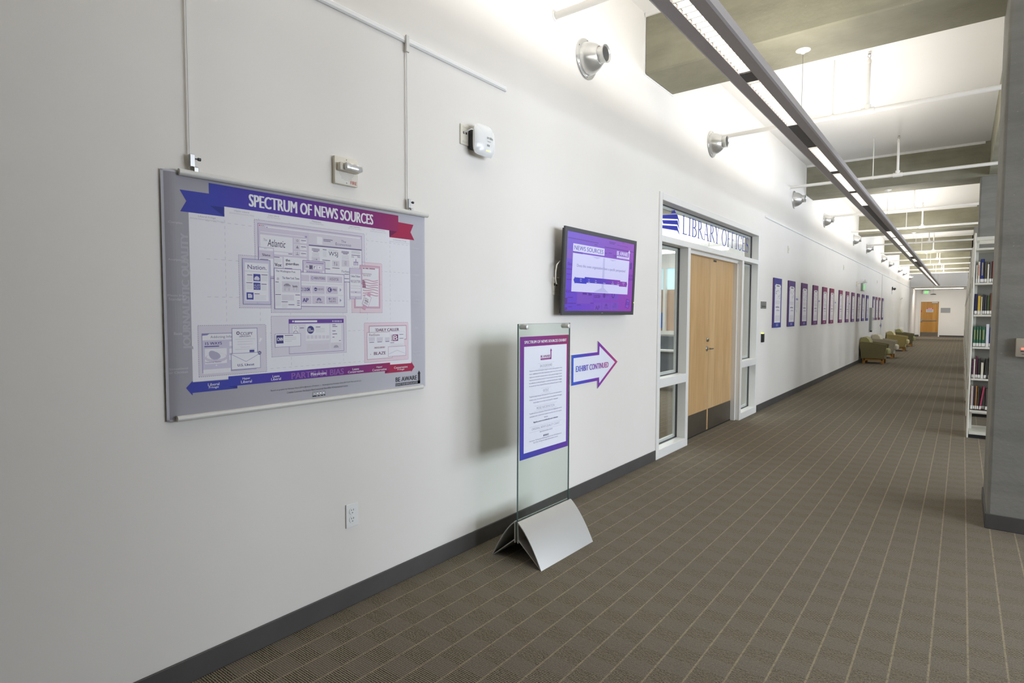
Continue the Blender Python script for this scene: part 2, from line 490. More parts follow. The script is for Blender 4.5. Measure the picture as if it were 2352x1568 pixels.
# ------------------------------------------------------------------ print layouts, millimetres on each sheet
POSTER=[
('Q','w',1,[[89.6,139.8],[1191.7,136.6],[1184.3,830.0],[89.0,830.0]]),
('V','gr',1.5,222.5,175.0,780.0),
('V','gr',1.5,361.7,175.0,780.0),
('V','gr',1.5,498.5,175.0,780.0),
('V','gr',1.5,766.6,175.0,780.0),
('V','gr',1.5,906.6,175.0,780.0),
('V','gr',1.5,1051.4,175.0,780.0),
('HD','gr',1.5,751.3,150.0,1165.0),
('HD','gr',1.5,607.1,150.0,1165.0),
('HD','gr',1.5,462.2,150.0,1165.0),
('HD','gr',1.5,316.7,150.0,1165.0),
('HD','gr',1.5,167.0,150.0,1165.0),
('D','l1','do',2,112.4,156.3,384.5,352.7),
('D','l2','do',2,275.0,421.1,409.2,631.8),
('D','l2','do',2.25,343.1,544.7,894.0,780.4),
('D','l2','do',2.5,410.3,402.4,789.0,543.0),
('D','pk','dp',2,864.4,402.2,999.0,644.5),
('D','pk','dp',2.25,816.2,402.2,999.0,541.5),
('D','l2','do',2,408.6,215.5,783.3,386.9),
('D','pk','dp',2,887.9,159.0,1169.3,352.2),
('Q','rb0',3,[[59.6,853.2],[82.0,814.7],[59.9,774.1],[221.3,775.1],[223.0,855.9]]),
('Q','rbd',4,[[167.4,810.1],[222.2,810.8],[221.4,775.1]]),
('G','rib',5,165.0,814.5,1107.0,895.5),
('Q','rd',3,[[1047.5,864.2],[1210.4,861.3],[1189.8,820.6],[1216.0,782.0],[1048.4,780.9]]),
('Q','rdd',4,[[1048.4,780.9],[1047.6,815.3],[1103.4,817.3]]),
('T','SPECTRUM OF NEWS SOURCES','w',7,'b',320.7,829.5,947.4,879.0),
('T','Complex','lg',3,'s',19.4,725.5,66.8,735.5),
('T','Analytical','lg',3,'s',15.6,589.8,70.4,599.3),
('T','Meets High','lg',3,'s',11.7,458.3,73.5,468.7),
('T','Standards','lg',3,'s',15.0,446.0,70.5,455.8),
('T','Basic','lg',3,'s',28.2,319.3,56.1,329.2),
('T','Sensational','lg',3,'s',10.7,190.4,73.3,197.5),
('T','or Clickbait','lg',3,'s',10.4,176.0,73.0,184.3),
('TV','JOURNALISTIC QUALITY','lg2',2.5,'b',58.4,263.3,94.1,692.6),
('T','Complex','lg',3,'s',1204.7,734.2,1251.6,746.0),
('T','Analytical','lg',3,'s',1208.6,595.3,1250.7,606.4),
('T','Meets High','lg',3,'s',1207.7,464.6,1251.7,476.4),
('T','Standards','lg',3,'s',1209.4,450.7,1249.7,462.5),
('T','Basic','lg',3,'s',1219.3,317.9,1242.6,329.7),
('T','Sensational','lg',3,'s',1205.7,190.3,1257.5,202.5),
('T','or Clickbait','lg',3,'s',1205.6,175.3,1257.4,187.6),
('T','Liberal Fringe','g2',3,'s',123.7,760.0,188.1,768.0),
('T','(Extreme Viewpoints/Conspiracy Theories)','g3',3,'s',93.5,750.5,218.4,757.5),
('T','Hyper Liberal','g2',3,'s',262.4,799.4,322.2,807.4),
('T','(Questionable Journalistic Value)','g3',3,'s',242.0,789.9,342.6,796.9),
('T','Leans Liberal','g2',3,'s',405.0,801.7,452.2,809.7),
('T','(But Still Reputable)','g3',3,'s',399.1,792.2,458.1,799.2),
('T','Mainstream','g2',3,'s',609.0,802.1,655.0,810.1),
('T','(Minimal Partisan Bias)','g3',3,'s',597.0,792.6,666.9,799.6),
('T','Leans Conservative','g2',3,'s',808.6,803.6,867.5,811.6),
('T','(But Still Reputable)','g3',3,'s',801.2,794.1,874.9,801.1),
('T','Hyper Conservative','g2',3,'s',937.9,804.4,1018.1,812.4),
('T','(Questionable Journalistic Value)','g3',3,'s',927.8,794.9,1028.2,801.9),
('T','Conservative Fringe','g2',3,'s',1073.0,766.1,1160.4,774.1),
('T','(Extreme Viewpoints/Conspiracy Theories)','g3',3,'s',1052.2,756.6,1181.1,763.6),
('F','l3','pu',4,1.8,357.4,546.1,877.3,766.9),
('R','w',4.3,391.3,753.1,868.3,759.4),
('C','red',4.6,365.1,759.3,2.2),
('C','org',4.6,373.0,759.2,2.2),
('C','grn',4.6,380.1,759.2,2.2),
('C','pu',4.8,396.7,754.5,2.2),
('R','w',4.5,367.4,732.1,570.5,734.8),
('R','pl',4.6,572.3,729.8,582.8,737.4),
('R','w',4.6,366.4,659.9,512.5,723.0),
('T','The','g1',5,'fi',380.4,697.5,396.0,707.2),
('T','Atlantic','ink',5,'fi',397.3,676.6,479.2,706.6),
('R','w',4.6,520.0,704.9,580.7,723.4),
('R','l1',4.8,522.0,704.9,548.4,721.7),
('R','bar',5,553.2,714.8,577.7,717.8),
('R','g3',5,553.1,710.0,565.4,712.0),
('R','w',4.6,519.5,675.0,580.2,696.5),
('R','l1',4.8,521.5,675.3,547.9,694.9),
('R','bar',5,552.8,687.5,577.3,690.5),
('R','g3',5,552.7,682.8,565.0,684.8),
('R','w',4.6,519.0,647.4,579.8,668.0),
('R','l1',4.8,521.0,647.9,547.5,666.3),
('R','bar',5,552.3,658.6,576.8,661.6),
('R','g3',5,552.2,653.8,564.5,655.8),
('C','g1',5,535.6,712.6,5.0),
('C','l1',5.2,535.6,712.6,3.0),
('Q','g1',5,[[528.1,679.8],[535.2,692.6],[542.1,679.5]]),
('R','g1',5,533.5,652.3,535.4,664.1),
('R','g1',5,527.9,651.7,541.2,654.1),
('R','w',4.6,426.5,646.3,512.0,656.7),
('R','bar',5,491.7,651.2,510.1,654.2),
('R','w',4.6,426.3,591.5,464.0,636.9),
('R','bar',5,426.2,633.2,451.2,636.2),
('T','Vox','ink',5,'fb',428.3,596.0,459.9,610.8),
('R','g3',5,427.5,627.1,459.1,628.5),
('R','g3',5,427.4,621.6,459.0,623.0),
('R','g3',5,427.3,616.2,458.9,617.6),
('R','w',4.6,470.4,587.2,579.4,639.0),
('T','the','ink',5,'fb',478.3,619.9,499.9,631.2),
('T','guardian','ink',5,'fb',478.1,602.6,540.4,616.7),
('R','bar',5,474.4,589.1,509.0,592.1),
('R','l1',4.55,592.2,704.1,876.3,750.9),
('R','w',4.7,632.1,708.3,659.9,741.0),
('R','bar',5,665.4,730.3,714.1,733.3),
('R','bar',5,665.4,723.8,703.1,726.8),
('T','The','bar',5,'f',760.8,726.2,787.2,737.7),
('T','Economist','bar',5,'f',729.8,711.6,816.4,724.1),
('R','w',4.65,591.4,548.0,874.5,697.7),
('Q','bar',5,[[591.4,701.7],[591.3,696.4],[875.8,699.1],[875.8,704.7]]),
('R','bar',5,605.9,683.5,645.0,686.5),
('R','bar',5,605.8,677.7,644.9,680.7),
('R','bar',5,612.3,672.4,637.7,675.4),
('R','bar',5,661.4,684.5,681.2,687.5),
('R','bar',5,761.3,684.4,802.5,687.4),
('R','bar',5,761.2,679.1,802.5,682.1),
('R','bar',5,769.6,674.5,795.0,677.5),
('R','bar',5,817.1,672.3,867.3,675.3),
('R','bar',5,658.4,637.2,699.5,640.2),
('R','bar',5,710.6,605.3,749.7,608.3),
('R','bar',5,673.7,599.0,699.0,602.0),
('R','bar',5,776.7,580.0,802.4,583.0),
('R','bar',5,776.5,559.8,802.1,562.8),
('R','l1',4.8,604.5,630.9,645.9,650.1),
('R','l1',4.8,711.1,613.9,749.6,640.4),
('R','l1',4.8,762.0,616.5,804.1,647.1),
('R','g1',5,613.9,638.7,629.4,640.1),
('Q','g1',5,[[627.2,642.9],[627.1,635.6],[634.3,639.4]]),
('R','g1',5,722.2,618.3,724.4,631.3),
('Q','g1',5,[[719.8,629.9],[727.3,629.8],[723.7,636.5]]),
('R','g1',5,734.0,622.2,736.2,635.3),
('Q','g1',5,[[731.0,623.5],[739.0,623.2],[735.2,617.0]]),
('R','g1',5,778.0,639.6,789.7,641.2),
('R','g1',5,776.0,634.2,789.6,635.8),
('R','g1',5,775.9,628.9,789.5,630.5),
('R','g1',5,777.8,623.7,789.5,625.3),
('T','WSJ','ink',5,'f',692.0,655.4,741.4,680.4),
('T','THE WALL STREET JOURNAL','g1',5,'s',692.2,683.4,741.8,687.5),
('R','g3',4.8,817.3,682.7,867.4,685.8),
('R','g3',4.8,817.1,662.4,831.9,668.4),
('T','36','bar',5,'b',849.5,663.2,867.2,670.5),
('R','g1',5,817.3,689.8,867.5,691.2),
('R','pu',5,829.9,624.5,833.2,642.8),
('R','pu',5,840.4,625.2,843.7,643.5),
('R','pu',5,851.0,625.9,854.3,644.2),
('R','pu',5.1,840.3,625.2,843.9,656.6),
('R','pu',5,828.6,640.0,855.2,643.0),
('T','The Times-Herald','g1',5,'fi',818.9,615.5,864.1,619.1),
('T','Forbes','ink2',5,'f',762.5,588.7,803.7,599.4),
('R','g3',4.9,660.6,631.6,697.1,632.8),
('R','g3',4.9,660.5,626.1,697.0,627.3),
('R','g3',4.9,660.4,620.6,697.0,621.8),
('R','g3',4.9,660.3,615.1,696.9,616.3),
('R','g3',4.9,660.2,609.6,696.8,610.8),
('R','g3',4.9,660.1,604.1,696.7,605.3),
('R','g3',4.9,662.4,677.5,680.6,678.7),
('R','g3',4.9,763.5,668.2,802.3,669.3),
('R','g3',4.9,607.8,666.6,643.2,667.7),
('R','g3',4.9,662.3,672.0,680.5,673.2),
('R','g3',4.9,763.4,663.8,802.2,664.9),
('R','g3',4.9,607.7,663.2,643.1,664.3),
('R','g3',4.9,662.2,666.5,680.4,667.7),
('R','g3',4.9,763.3,659.3,802.2,660.4),
('R','g3',4.9,607.7,659.7,643.1,660.8),
('R','g3',4.9,662.1,661.0,680.3,662.2),
('R','g3',4.9,763.3,654.9,802.1,656.0),
('R','g3',4.9,607.6,656.2,643.0,657.3),
('R','g3',4.9,662.1,655.6,680.2,656.8),
('R','g3',4.9,763.2,650.4,802.1,651.5),
('R','g3',4.9,607.6,652.7,643.0,653.8),
('F','w','pl',6,1.8,359.6,553.6,424.1,670.6),
('R','l3',6.2,361.2,626.7,422.8,658.4),
('T','Slate','ink',6.5,'b2',373.6,635.1,409.6,645.2),
('R','bar',6.4,364.2,620.0,400.3,623.0),
('R','pl',6.4,382.1,665.6,395.4,667.0),
('F','l4','ol',8,2.2,289.8,435.8,408.1,618.3),
('R','w',8.3,298.7,449.1,399.3,604.0),
('T','Nation.','navy',8.6,'f',311.1,578.1,391.6,595.6),
('R','l4',8.5,298.1,567.8,401.8,570.0),
('R','nb',8.6,334.3,530.1,364.2,559.2),
('R','nb',8.6,333.9,494.9,363.5,524.0),
('R','nb',8.6,303.9,454.6,333.3,483.7),
('R','bar',8.6,308.1,552.5,330.1,555.5),
('R','bar',8.6,368.6,555.7,395.2,558.7),
('R','bar',8.6,304.2,521.1,330.2,524.1),
('R','bar',8.6,367.9,517.4,390.5,520.4),
('R','bar',8.6,337.6,477.1,359.6,480.1),
('R','g3',8.5,307.6,546.2,331.3,547.4),
('R','g3',8.5,368.5,549.3,395.1,550.5),
('R','g3',8.5,305.1,513.6,330.6,514.8),
('R','g3',8.5,367.7,510.6,390.5,511.8),
('R','g3',8.5,307.5,541.1,331.2,542.3),
('R','g3',8.5,368.4,544.1,395.0,545.3),
('R','g3',8.5,305.0,508.5,330.5,509.7),
('R','g3',8.5,367.6,505.4,390.4,506.6),
('R','g3',8.5,307.4,536.0,331.1,537.2),
('R','g3',8.5,368.3,538.9,394.9,540.1),
('R','g3',8.5,304.9,503.4,330.4,504.6),
('R','g3',8.5,367.5,500.2,390.3,501.4),
('R','g3',8.5,307.2,530.9,331.0,532.1),
('R','g3',8.5,368.2,533.6,394.8,534.8),
('R','g3',8.5,304.8,498.3,330.3,499.5),
('R','g3',8.5,367.4,494.9,390.2,496.1),
('R','g3',8.5,338.0,470.7,387.8,471.9),
('R','g3',8.5,337.9,465.5,387.7,466.7),
('R','g3',8.5,337.8,460.3,387.6,461.5),
('R','g3',8.5,337.7,455.1,387.5,456.3),
('Q','w',9,[[349.0,538.0],[360.0,538.7],[361.1,541.4],[358.8,543.3]]),
('Q','w',9,[[349.0,538.0],[358.2,544.6],[357.8,547.5],[355.1,548.0]]),
('Q','w',9,[[349.0,538.0],[353.9,548.7],[352.2,551.0],[349.7,549.9]]),
('Q','w',9,[[349.0,538.0],[348.3,549.9],[345.8,551.0],[344.1,548.7]]),
('Q','w',9,[[349.0,538.0],[342.9,548.0],[340.2,547.5],[339.8,544.6]]),
('Q','w',9,[[349.0,538.0],[339.2,543.3],[336.9,541.4],[338.0,538.7]]),
('T','MSNBC','w',9,'b',338.1,533.5,360.7,538.5),
('T','HUFF','w2',9,'f',335.4,508.2,362.0,517.2),
('T','POST','w2',9,'f',335.2,497.9,361.8,506.9),
('R','w',9,310.3,461.7,323.1,477.6),
('R','w',9,324.7,461.8,327.7,474.8),
('R','nb',9.3,312.6,472.8,320.6,474.2),
('R','nb',9.3,312.5,468.6,320.5,470.0),
('R','nb',9.3,312.4,464.3,320.5,465.7),
('C','pl',8.5,350.1,441.4,3.0),
('C','l4',8.7,350.1,441.4,2.2),
('F','w','pu',9.5,2.2,425.4,417.6,549.1,588.6),
('T','The Washington Post','ink2',10,'k',432.5,570.8,523.1,581.2),
('T','The New York Times','ink2',10,'k',460.9,544.6,542.1,554.5),
('R','l1',9.8,458.8,488.7,544.1,535.5),
('R','l1',9.8,457.7,454.1,514.9,478.3),
('Q','g1',10,[[499.1,514.8],[498.5,517.9],[496.6,520.8],[493.6,523.1],[489.8,524.8],[485.4,525.7],[480.9,525.7],[476.5,524.8],[472.7,523.1],[469.7,520.8],[467.8,517.9],[467.1,514.8]]),
('C','l1',10.2,475.1,518.6,1.7),
('C','l1',10.2,483.2,518.9,1.7),
('C','l1',10.2,491.4,519.2,1.7),
('R','g3',10,467.8,507.0,498.9,513.9),
('R','g3',10,468.8,495.2,477.5,506.0),
('R','g3',10,487.1,495.7,496.3,506.6),
('Q','g1',10,[[507.4,522.8],[513.1,517.4],[529.7,519.2],[534.2,511.8],[509.7,510.9]]),
('R','g3',10,512.1,497.3,516.5,511.0),
('R','g3',10,526.3,497.7,530.2,511.5),
('C','g3',10,441.6,544.4,6.0),
('R','bar',10,429.6,529.4,445.0,532.4),
('R','bar',10,428.6,476.6,454.3,479.6),
('R','bar',10,521.5,477.0,543.5,480.0),
('R','bar',10,456.6,446.5,485.2,449.5),
('R','bar',10,487.4,434.7,516.0,437.7),
('R','bar',10,529.4,451.5,542.1,454.5),
('R','bar',10,529.3,442.2,541.9,445.2),
('R','bar',10,529.1,432.4,541.7,435.4),
('R','g3',9.9,429.5,523.9,453.2,525.0),
('R','g3',9.9,428.5,469.8,454.2,470.9),
('R','g3',9.9,457.6,441.1,483.9,442.2),
('R','g3',9.9,429.4,518.6,453.1,519.7),
('R','g3',9.9,428.4,464.5,454.1,465.6),
('R','g3',9.9,457.6,436.4,483.8,437.5),
('R','g3',9.9,429.3,513.3,453.0,514.4),
('R','g3',9.9,428.3,459.2,454.0,460.3),
('R','g3',9.9,457.5,431.8,483.7,432.9),
('R','g3',9.9,429.2,508.0,452.9,509.1),
('R','g3',9.9,428.2,453.9,453.9,455.0),
('R','g3',9.9,457.4,427.1,483.6,428.2),
('R','g3',9.9,429.1,502.7,452.8,503.8),
('R','g3',9.9,428.1,448.5,453.8,449.6),
('R','g3',9.9,457.3,422.5,483.5,423.6),
('R','g3',9.9,429.0,497.3,452.7,498.4),
('R','g3',9.9,428.0,443.2,453.7,444.3),
('R','g3',9.9,428.9,492.0,452.6,493.1),
('R','g3',9.9,427.9,437.9,453.6,439.0),
('R','g3',9.9,428.8,486.7,452.5,487.8),
('R','g3',9.9,427.8,432.6,453.5,433.7),
('F','w','pu',6.5,2.6,548.4,429.3,774.2,579.3),
('R','l3',6.8,551.8,539.9,590.5,567.2),
('R','l3',6.8,595.3,540.5,676.7,567.8),
('R','l3',6.8,681.9,540.1,763.4,568.1),
('R','l3',6.8,551.6,486.4,599.9,520.4),
('R','l3',6.8,604.2,486.7,669.0,521.6),
('R','l3',6.8,674.3,487.5,738.3,520.9),
('R','l3',6.8,550.3,440.5,599.8,475.6),
('R','l3',6.8,604.3,440.8,669.0,476.5),
('R','l3',6.8,675.7,441.5,739.6,476.6),
('R','g3',6.8,551.8,530.8,768.9,532.0),
('R','g3',6.8,551.0,481.6,768.2,482.8),
('C','pl',7,606.5,555.6,7.0),
('C','l3',7.2,606.5,555.6,4.0),
('T','REUTERS','ink2',7,'b2',617.1,550.9,671.6,561.2),
('T','MONITOR','ink2',7,'f',696.0,548.2,743.9,559.1),
('T','THE CHRISTIAN SCIENCE','g1',7,'s',696.1,559.3,742.9,563.1),
('R','navy',7,550.2,496.3,557.6,510.1),
('R','navy',7,562.1,496.8,574.7,510.5),
('R','navy',7,577.8,497.3,592.0,511.1),
('T','B','w',7.4,'b2',564.2,498.7,572.6,508.7),
('T','C','w',7.4,'b2',580.1,499.0,589.9,508.8),
('T','B','w',7.4,'b2',550.6,498.2,556.8,508.2),
('C','navy',7,622.2,506.0,8.0),
('T','abc','w',7.4,'b2',615.4,502.7,629.2,508.5),
('T','NEWS','ink2',7,'f',632.5,502.2,663.1,511.4),
('C','navy',7,695.2,506.0,11.0),
('C','l3',7.2,695.2,506.0,7.0),
('C','navy',7.4,698.5,506.1,4.0),
('T','PBS','ink2',7,'b',710.7,501.2,732.6,512.1),
('T','AP','navy',7,'b',556.0,448.4,585.8,465.8),
('Q','navy',7,[[640.7,456.3],[649.7,456.6],[650.8,459.3],[648.6,461.2]]),
('Q','navy',7,[[640.2,457.2],[647.9,462.5],[647.6,465.4],[644.8,465.8]]),
('Q','navy',7,[[639.3,457.8],[643.7,466.6],[642.0,468.9],[639.4,467.8]]),
('Q','navy',7,[[638.2,457.8],[638.1,467.8],[635.5,468.9],[633.9,466.6]]),
('Q','navy',7,[[637.4,457.2],[632.7,465.8],[629.9,465.4],[629.6,462.5]]),
('Q','navy',7,[[636.8,456.3],[628.9,461.2],[626.7,459.3],[627.8,456.6]]),
('T','NBC NEWS','ink2',7,'b2',622.0,446.3,656.6,451.6),
('C','navy',7,693.7,465.1,4.6),
('C','l3',7.3,693.7,465.1,2.0),
('T','CBS','ink2',7,'f',701.7,460.6,727.3,470.0),
('T','NEWS','ink2',7,'f',692.2,448.5,727.1,457.5),
('Q','pl',7,[[749.4,515.6],[749.2,499.5],[759.3,507.5]]),
('Q','pl',7,[[748.7,467.2],[748.5,451.1],[758.7,458.9]]),
('F','l3','pu',8,2,560.7,578.8,672.5,630.6),
('R','pu',8.4,576.7,620.8,665.0,623.8),
('R','w',8.3,572.1,593.5,589.2,611.5),
('R','g0',8.3,590.8,593.9,608.8,611.9),
('R','w',8.3,610.4,595.0,627.6,612.1),
('R','w',8.3,632.3,595.9,655.5,611.9),
('T','n','ink2',8.6,'b2',575.7,597.8,585.6,608.7),
('T','p','ink',8.6,'b2',595.1,594.4,604.9,608.4),
('T','r','ink2',8.6,'b2',614.8,597.8,623.0,608.9),
('C','pl',8.6,643.7,604.1,3.0),
('C','w',8.5,569.7,583.7,5.0),
('C','w',8.5,663.3,585.0,5.0),
('R','pl',8.5,579.2,578.0,585.5,586.0),
('R','pl',8.5,588.5,577.9,594.8,586.0),
('R','pl',8.5,597.8,577.8,604.2,585.9),
('R','pl',8.5,607.2,577.8,613.6,585.9),
('R','pl',8.5,616.6,577.7,623.1,585.8),
('R','pl',8.5,626.1,577.6,632.6,585.8),
('R','pl',8.5,635.6,577.6,642.2,585.8),
('F','pm','dp',5,1.8,864.2,424.9,985.0,629.4),
('F','pm','dp',5.25,1.8,831.1,424.9,985.0,542.1),
('R','w',5.5,879.4,535.2,977.7,619.6),
('R','w',5.62,839.1,432.4,976.6,538.3),
('R','mb',5.9,881.9,612.8,893.6,617.8),
('R','mb',5.9,897.4,613.2,915.7,618.2),
('R','mb',5.9,919.9,613.4,955.4,618.4),
('T','NATIONAL','mt',5.9,'s',879.1,585.8,935.9,592.9),
('T','REVIEW','mt',5.9,'s',885.4,577.8,928.4,584.2),
('Q','ms',5.9,[[881.1,556.5],[892.6,558.9],[904.2,559.6],[915.8,558.0],[927.3,555.3],[938.9,553.4],[950.4,553.7],[962.0,555.9],[973.5,558.6],[973.5,563.2],[962.0,560.5],[950.4,558.3],[938.9,558.0],[927.3,559.9],[915.8,562.6],[904.2,564.2],[892.6,563.5],[881.1,561.1]]),
('Q','ms',5.970000000000001,[[881.1,546.9],[892.6,547.8],[904.2,546.4],[915.8,543.7],[927.3,541.7],[938.9,541.7],[950.4,543.9],[962.0,546.5],[973.5,547.8],[973.5,552.4],[962.0,551.1],[950.4,548.5],[938.9,546.3],[927.3,546.3],[915.8,548.3],[904.2,551.0],[892.6,552.4],[881.1,551.5]]),
('Q','ms',6.04,[[881.1,535.9],[892.6,534.7],[904.2,532.1],[915.8,529.9],[927.3,529.8],[938.9,531.8],[950.4,534.5],[962.0,535.9],[973.5,535.1],[973.5,539.7],[962.0,540.5],[950.4,539.1],[938.9,536.4],[927.3,534.4],[915.8,534.5],[904.2,536.7],[892.6,539.3],[881.1,540.5]]),
('Q','ms',6.11,[[881.1,523.1],[892.6,520.5],[904.2,518.2],[915.8,517.8],[927.3,519.7],[938.9,522.4],[950.4,524.0],[962.0,523.4],[973.5,521.0],[973.5,525.6],[962.0,528.0],[950.4,528.6],[938.9,527.0],[927.3,524.3],[915.8,522.4],[904.2,522.8],[892.6,525.1],[881.1,527.7]]),
('Q','ms',6.180000000000001,[[881.1,508.8],[892.6,506.5],[904.2,505.9],[915.8,507.6],[927.3,510.3],[938.9,512.1],[950.4,511.7],[962.0,509.4],[973.5,506.8],[973.5,511.4],[962.0,514.0],[950.4,516.3],[938.9,516.7],[927.3,514.9],[915.8,512.2],[904.2,510.5],[892.6,511.1],[881.1,513.4]]),
('Q','ms',6.25,[[881.1,494.7],[892.6,494.0],[904.2,495.5],[915.8,498.2],[927.3,500.2],[938.9,499.9],[950.4,497.7],[962.0,495.1],[973.5,494.0],[973.5,498.6],[962.0,499.7],[950.4,502.3],[938.9,504.5],[927.3,504.8],[915.8,502.8],[904.2,500.1],[892.6,498.6],[881.1,499.3]]),
('Q','ms',6.32,[[881.1,482.1],[892.6,483.5],[904.2,486.1],[915.8,488.2],[927.3,488.2],[938.9,486.1],[950.4,483.4],[962.0,482.1],[973.5,483.1],[973.5,487.7],[962.0,486.7],[950.4,488.0],[938.9,490.7],[927.3,492.8],[915.8,492.8],[904.2,490.7],[892.6,488.1],[881.1,486.7]]),
('Q','mb',6.5,[[878.7,560.7],[894.1,555.2],[900.0,521.8],[878.2,521.1]]),
('C','w',6.7,882.2,552.5,1.0),
('C','w',6.7,887.9,552.8,1.0),
('C','w',6.7,893.6,553.0,1.0),
('C','w',6.7,882.1,542.9,1.0),
('C','w',6.7,887.8,543.2,1.0),
('C','w',6.7,893.5,543.4,1.0),
('C','w',6.7,882.0,533.3,1.0),
('C','w',6.7,887.7,533.5,1.0),
('C','w',6.7,893.4,533.7,1.0),
('F','l3','pl',9,1.8,805.7,467.6,871.7,611.7),
('R','w',9.3,808.1,481.1,869.3,584.7),
('T','Union-Tribune','ink2',9.6,'k',813.4,569.7,866.0,579.9),
('T','REGISTER','ink2',9.6,'f',811.4,544.4,866.5,556.4),
('R','l3',9.5,810.0,494.2,867.7,504.3),
('R','bar',9.8,835.6,497.5,842.4,500.5),
('C','pl',9.5,838.0,473.4,3.0),
('R','g3',9.5,810.3,528.3,857.9,529.7),
('C','bar',9.6,862.5,528.8,1.4),
('R','g3',9.5,810.1,517.0,857.8,518.4),
('C','bar',9.6,862.3,517.4,1.4),
('Q','ms2',10,[[876.4,421.4],[892.9,414.1],[906.2,436.6],[884.3,446.4]]),
('Q','ms2',10,[[912.3,501.8],[928.8,494.5],[922.5,473.1],[900.6,482.9]]),
('Q','dp',10.2,[[874.6,444.2],[911.1,427.9],[932.3,475.4],[895.8,491.7]]),
('Q','w',10.4,[[876.4,444.9],[910.4,429.7],[930.4,474.7],[896.5,489.8]]),
('Q','wine',10.6,[[890.8,461.0],[912.7,451.2],[914.0,454.0],[892.1,463.8]]),
('Q','wine',10.6,[[885.9,450.1],[907.9,440.3],[908.5,441.7],[886.6,451.5]]),
('TR','FOX','wine',10.6,'b',903.4,465.8,22.0,11.0,-24.0),
('TR','NEWS','wine',10.6,'b',899.9,451.3,18.0,5.0,-24.0),
('F','l4','ol',4,1.8,126.2,171.4,338.9,321.1),
('R','w',4.4,127.8,295.6,340.1,319.1),
('T','Addicting Info','ink3',5,'f',157.8,299.9,240.4,312.4),
('Q','ol',5,[[126.9,320.8],[154.8,320.8],[146.5,314.9],[127.0,313.5]]),
('T','15 WAYS','navy2',5,'b2',137.7,277.0,201.4,288.2),
('R','navy2',5,134.6,269.6,190.1,273.0),
('R','w',4.5,135.5,203.7,219.6,262.2),
('Q','lf',4.8,[[195.3,231.0],[191.9,239.5],[182.4,247.5],[169.0,253.1],[160.0,255.0],[154.1,252.7],[150.8,246.9],[150.8,238.7],[154.1,230.2],[160.0,223.2],[169.0,219.4],[182.4,219.6],[191.9,223.7]]),
('Q','l3',4.7,[[223.2,226.5],[220.2,233.0],[211.7,238.6],[198.8,242.6],[183.2,244.4],[167.1,243.8],[152.6,240.8],[141.7,236.0],[135.9,229.8],[135.9,223.2],[141.7,217.0],[152.6,212.1],[167.1,209.2],[183.2,208.6],[198.8,210.4],[211.7,214.4],[220.2,220.0]]),
('Q','w',4.75,[[217.2,231.5],[214.6,235.8],[207.2,239.6],[196.1,242.2],[182.7,243.4],[168.8,243.0],[156.3,241.1],[146.8,237.8],[141.8,233.7],[141.8,229.3],[146.8,225.2],[156.3,221.9],[168.8,219.9],[182.7,219.5],[196.1,220.7],[207.2,223.4],[214.6,227.1]]),
('T','Natural News','navy2',5,'f',137.6,207.8,197.0,213.0),
('R','w',4.6,230.4,269.8,243.2,287.6),
('R','w',4.6,229.8,242.1,242.6,260.0),
('R','w',4.6,229.2,214.3,242.0,233.3),
('R','w',4.5,128.2,166.3,234.0,183.1),
('C','w',4.7,178.5,197.1,3.0),
('F','w','ol',6,2.4,241.9,234.7,346.2,338.8),
('T','CCUPY','ink2',6.5,'b2',275.7,311.0,326.9,323.0),
('C','ink2',6.5,266.0,319.7,7.0),
('C','w',6.7,266.0,319.7,3.6),
('T','DEMOCRATS','ink2',6.5,'b2',271.1,302.8,318.5,309.0),
('R','g3',6.4,254.3,294.4,337.3,295.6),
('R','g3',6.4,253.4,253.9,336.5,255.1),
('R','l2',6.4,262.9,283.5,326.0,286.9),
('R','l2',6.4,262.6,272.7,325.8,276.1),
('R','l2',6.4,274.8,260.7,314.5,264.1),
('R','navy2',6.6,312.1,240.8,332.3,250.4),
('F','w','ol',7.5,1.8,236.6,174.5,357.4,238.9),
('Q','ol',8,[[236.6,237.2],[297.0,204.7],[296.9,203.1],[236.6,235.6]]),
('Q','ol',8,[[297.0,204.7],[356.7,235.0],[356.7,233.4],[296.9,203.1]]),
('T','U.S. Uncut','navy',8,'fb',261.3,186.1,331.1,196.0),
('C','navy',9,354.5,236.1,7.4),
('T','15','w',9.3,'b',350.0,232.0,358.9,240.1),
('Q','w',4,[[357.9,298.9],[368.2,294.1],[356.6,279.2],[353.1,282.9]]),
('C','w',4,353.7,273.9,2.0),
('F','f5','pu',4,1.8,488.8,224.1,768.5,372.9),
('R','pu2',4.4,489.6,354.4,769.3,372.7),
('R','w',4.8,505.1,360.5,512.4,367.7),
('R','w',4.8,515.5,359.3,627.7,367.8),
('R','lv2',4.8,707.2,359.1,714.1,366.4),
('R','lv2',4.8,718.9,359.0,725.8,366.3),
('R','lv2',4.8,728.8,358.8,735.8,366.2),
('R','lv2',4.8,738.7,358.7,745.8,366.1),
('R','lv2',4.8,750.7,358.6,757.8,366.0),
('F','w','g3',4.6,1.2,505.8,312.3,536.1,346.3),
('C','bar',5,521.0,336.0,6.4),
('C','w',5.2,521.0,336.0,5.2),
('Q','bar',5,[[508.7,313.6],[512.6,321.0],[521.0,324.6],[529.3,321.0],[532.9,313.3]]),
('Q','w',5.2,[[511.6,314.3],[514.6,319.5],[520.9,322.4],[527.6,319.5],[530.0,314.2]]),
('R','bar',5,540.5,333.4,560.9,336.6),
('R','w',4.5,570.2,277.0,691.4,350.4),
('R','w',4.5,697.6,263.5,755.5,348.5),
('C','navy',5,594.0,325.7,17.5),
('T','USA','w',5.4,'b',579.8,326.3,595.8,332.6),
('T','TODAY','w',5.4,'b',579.7,317.5,608.4,324.9),
('R','bar',5,620.0,336.1,643.7,339.3),
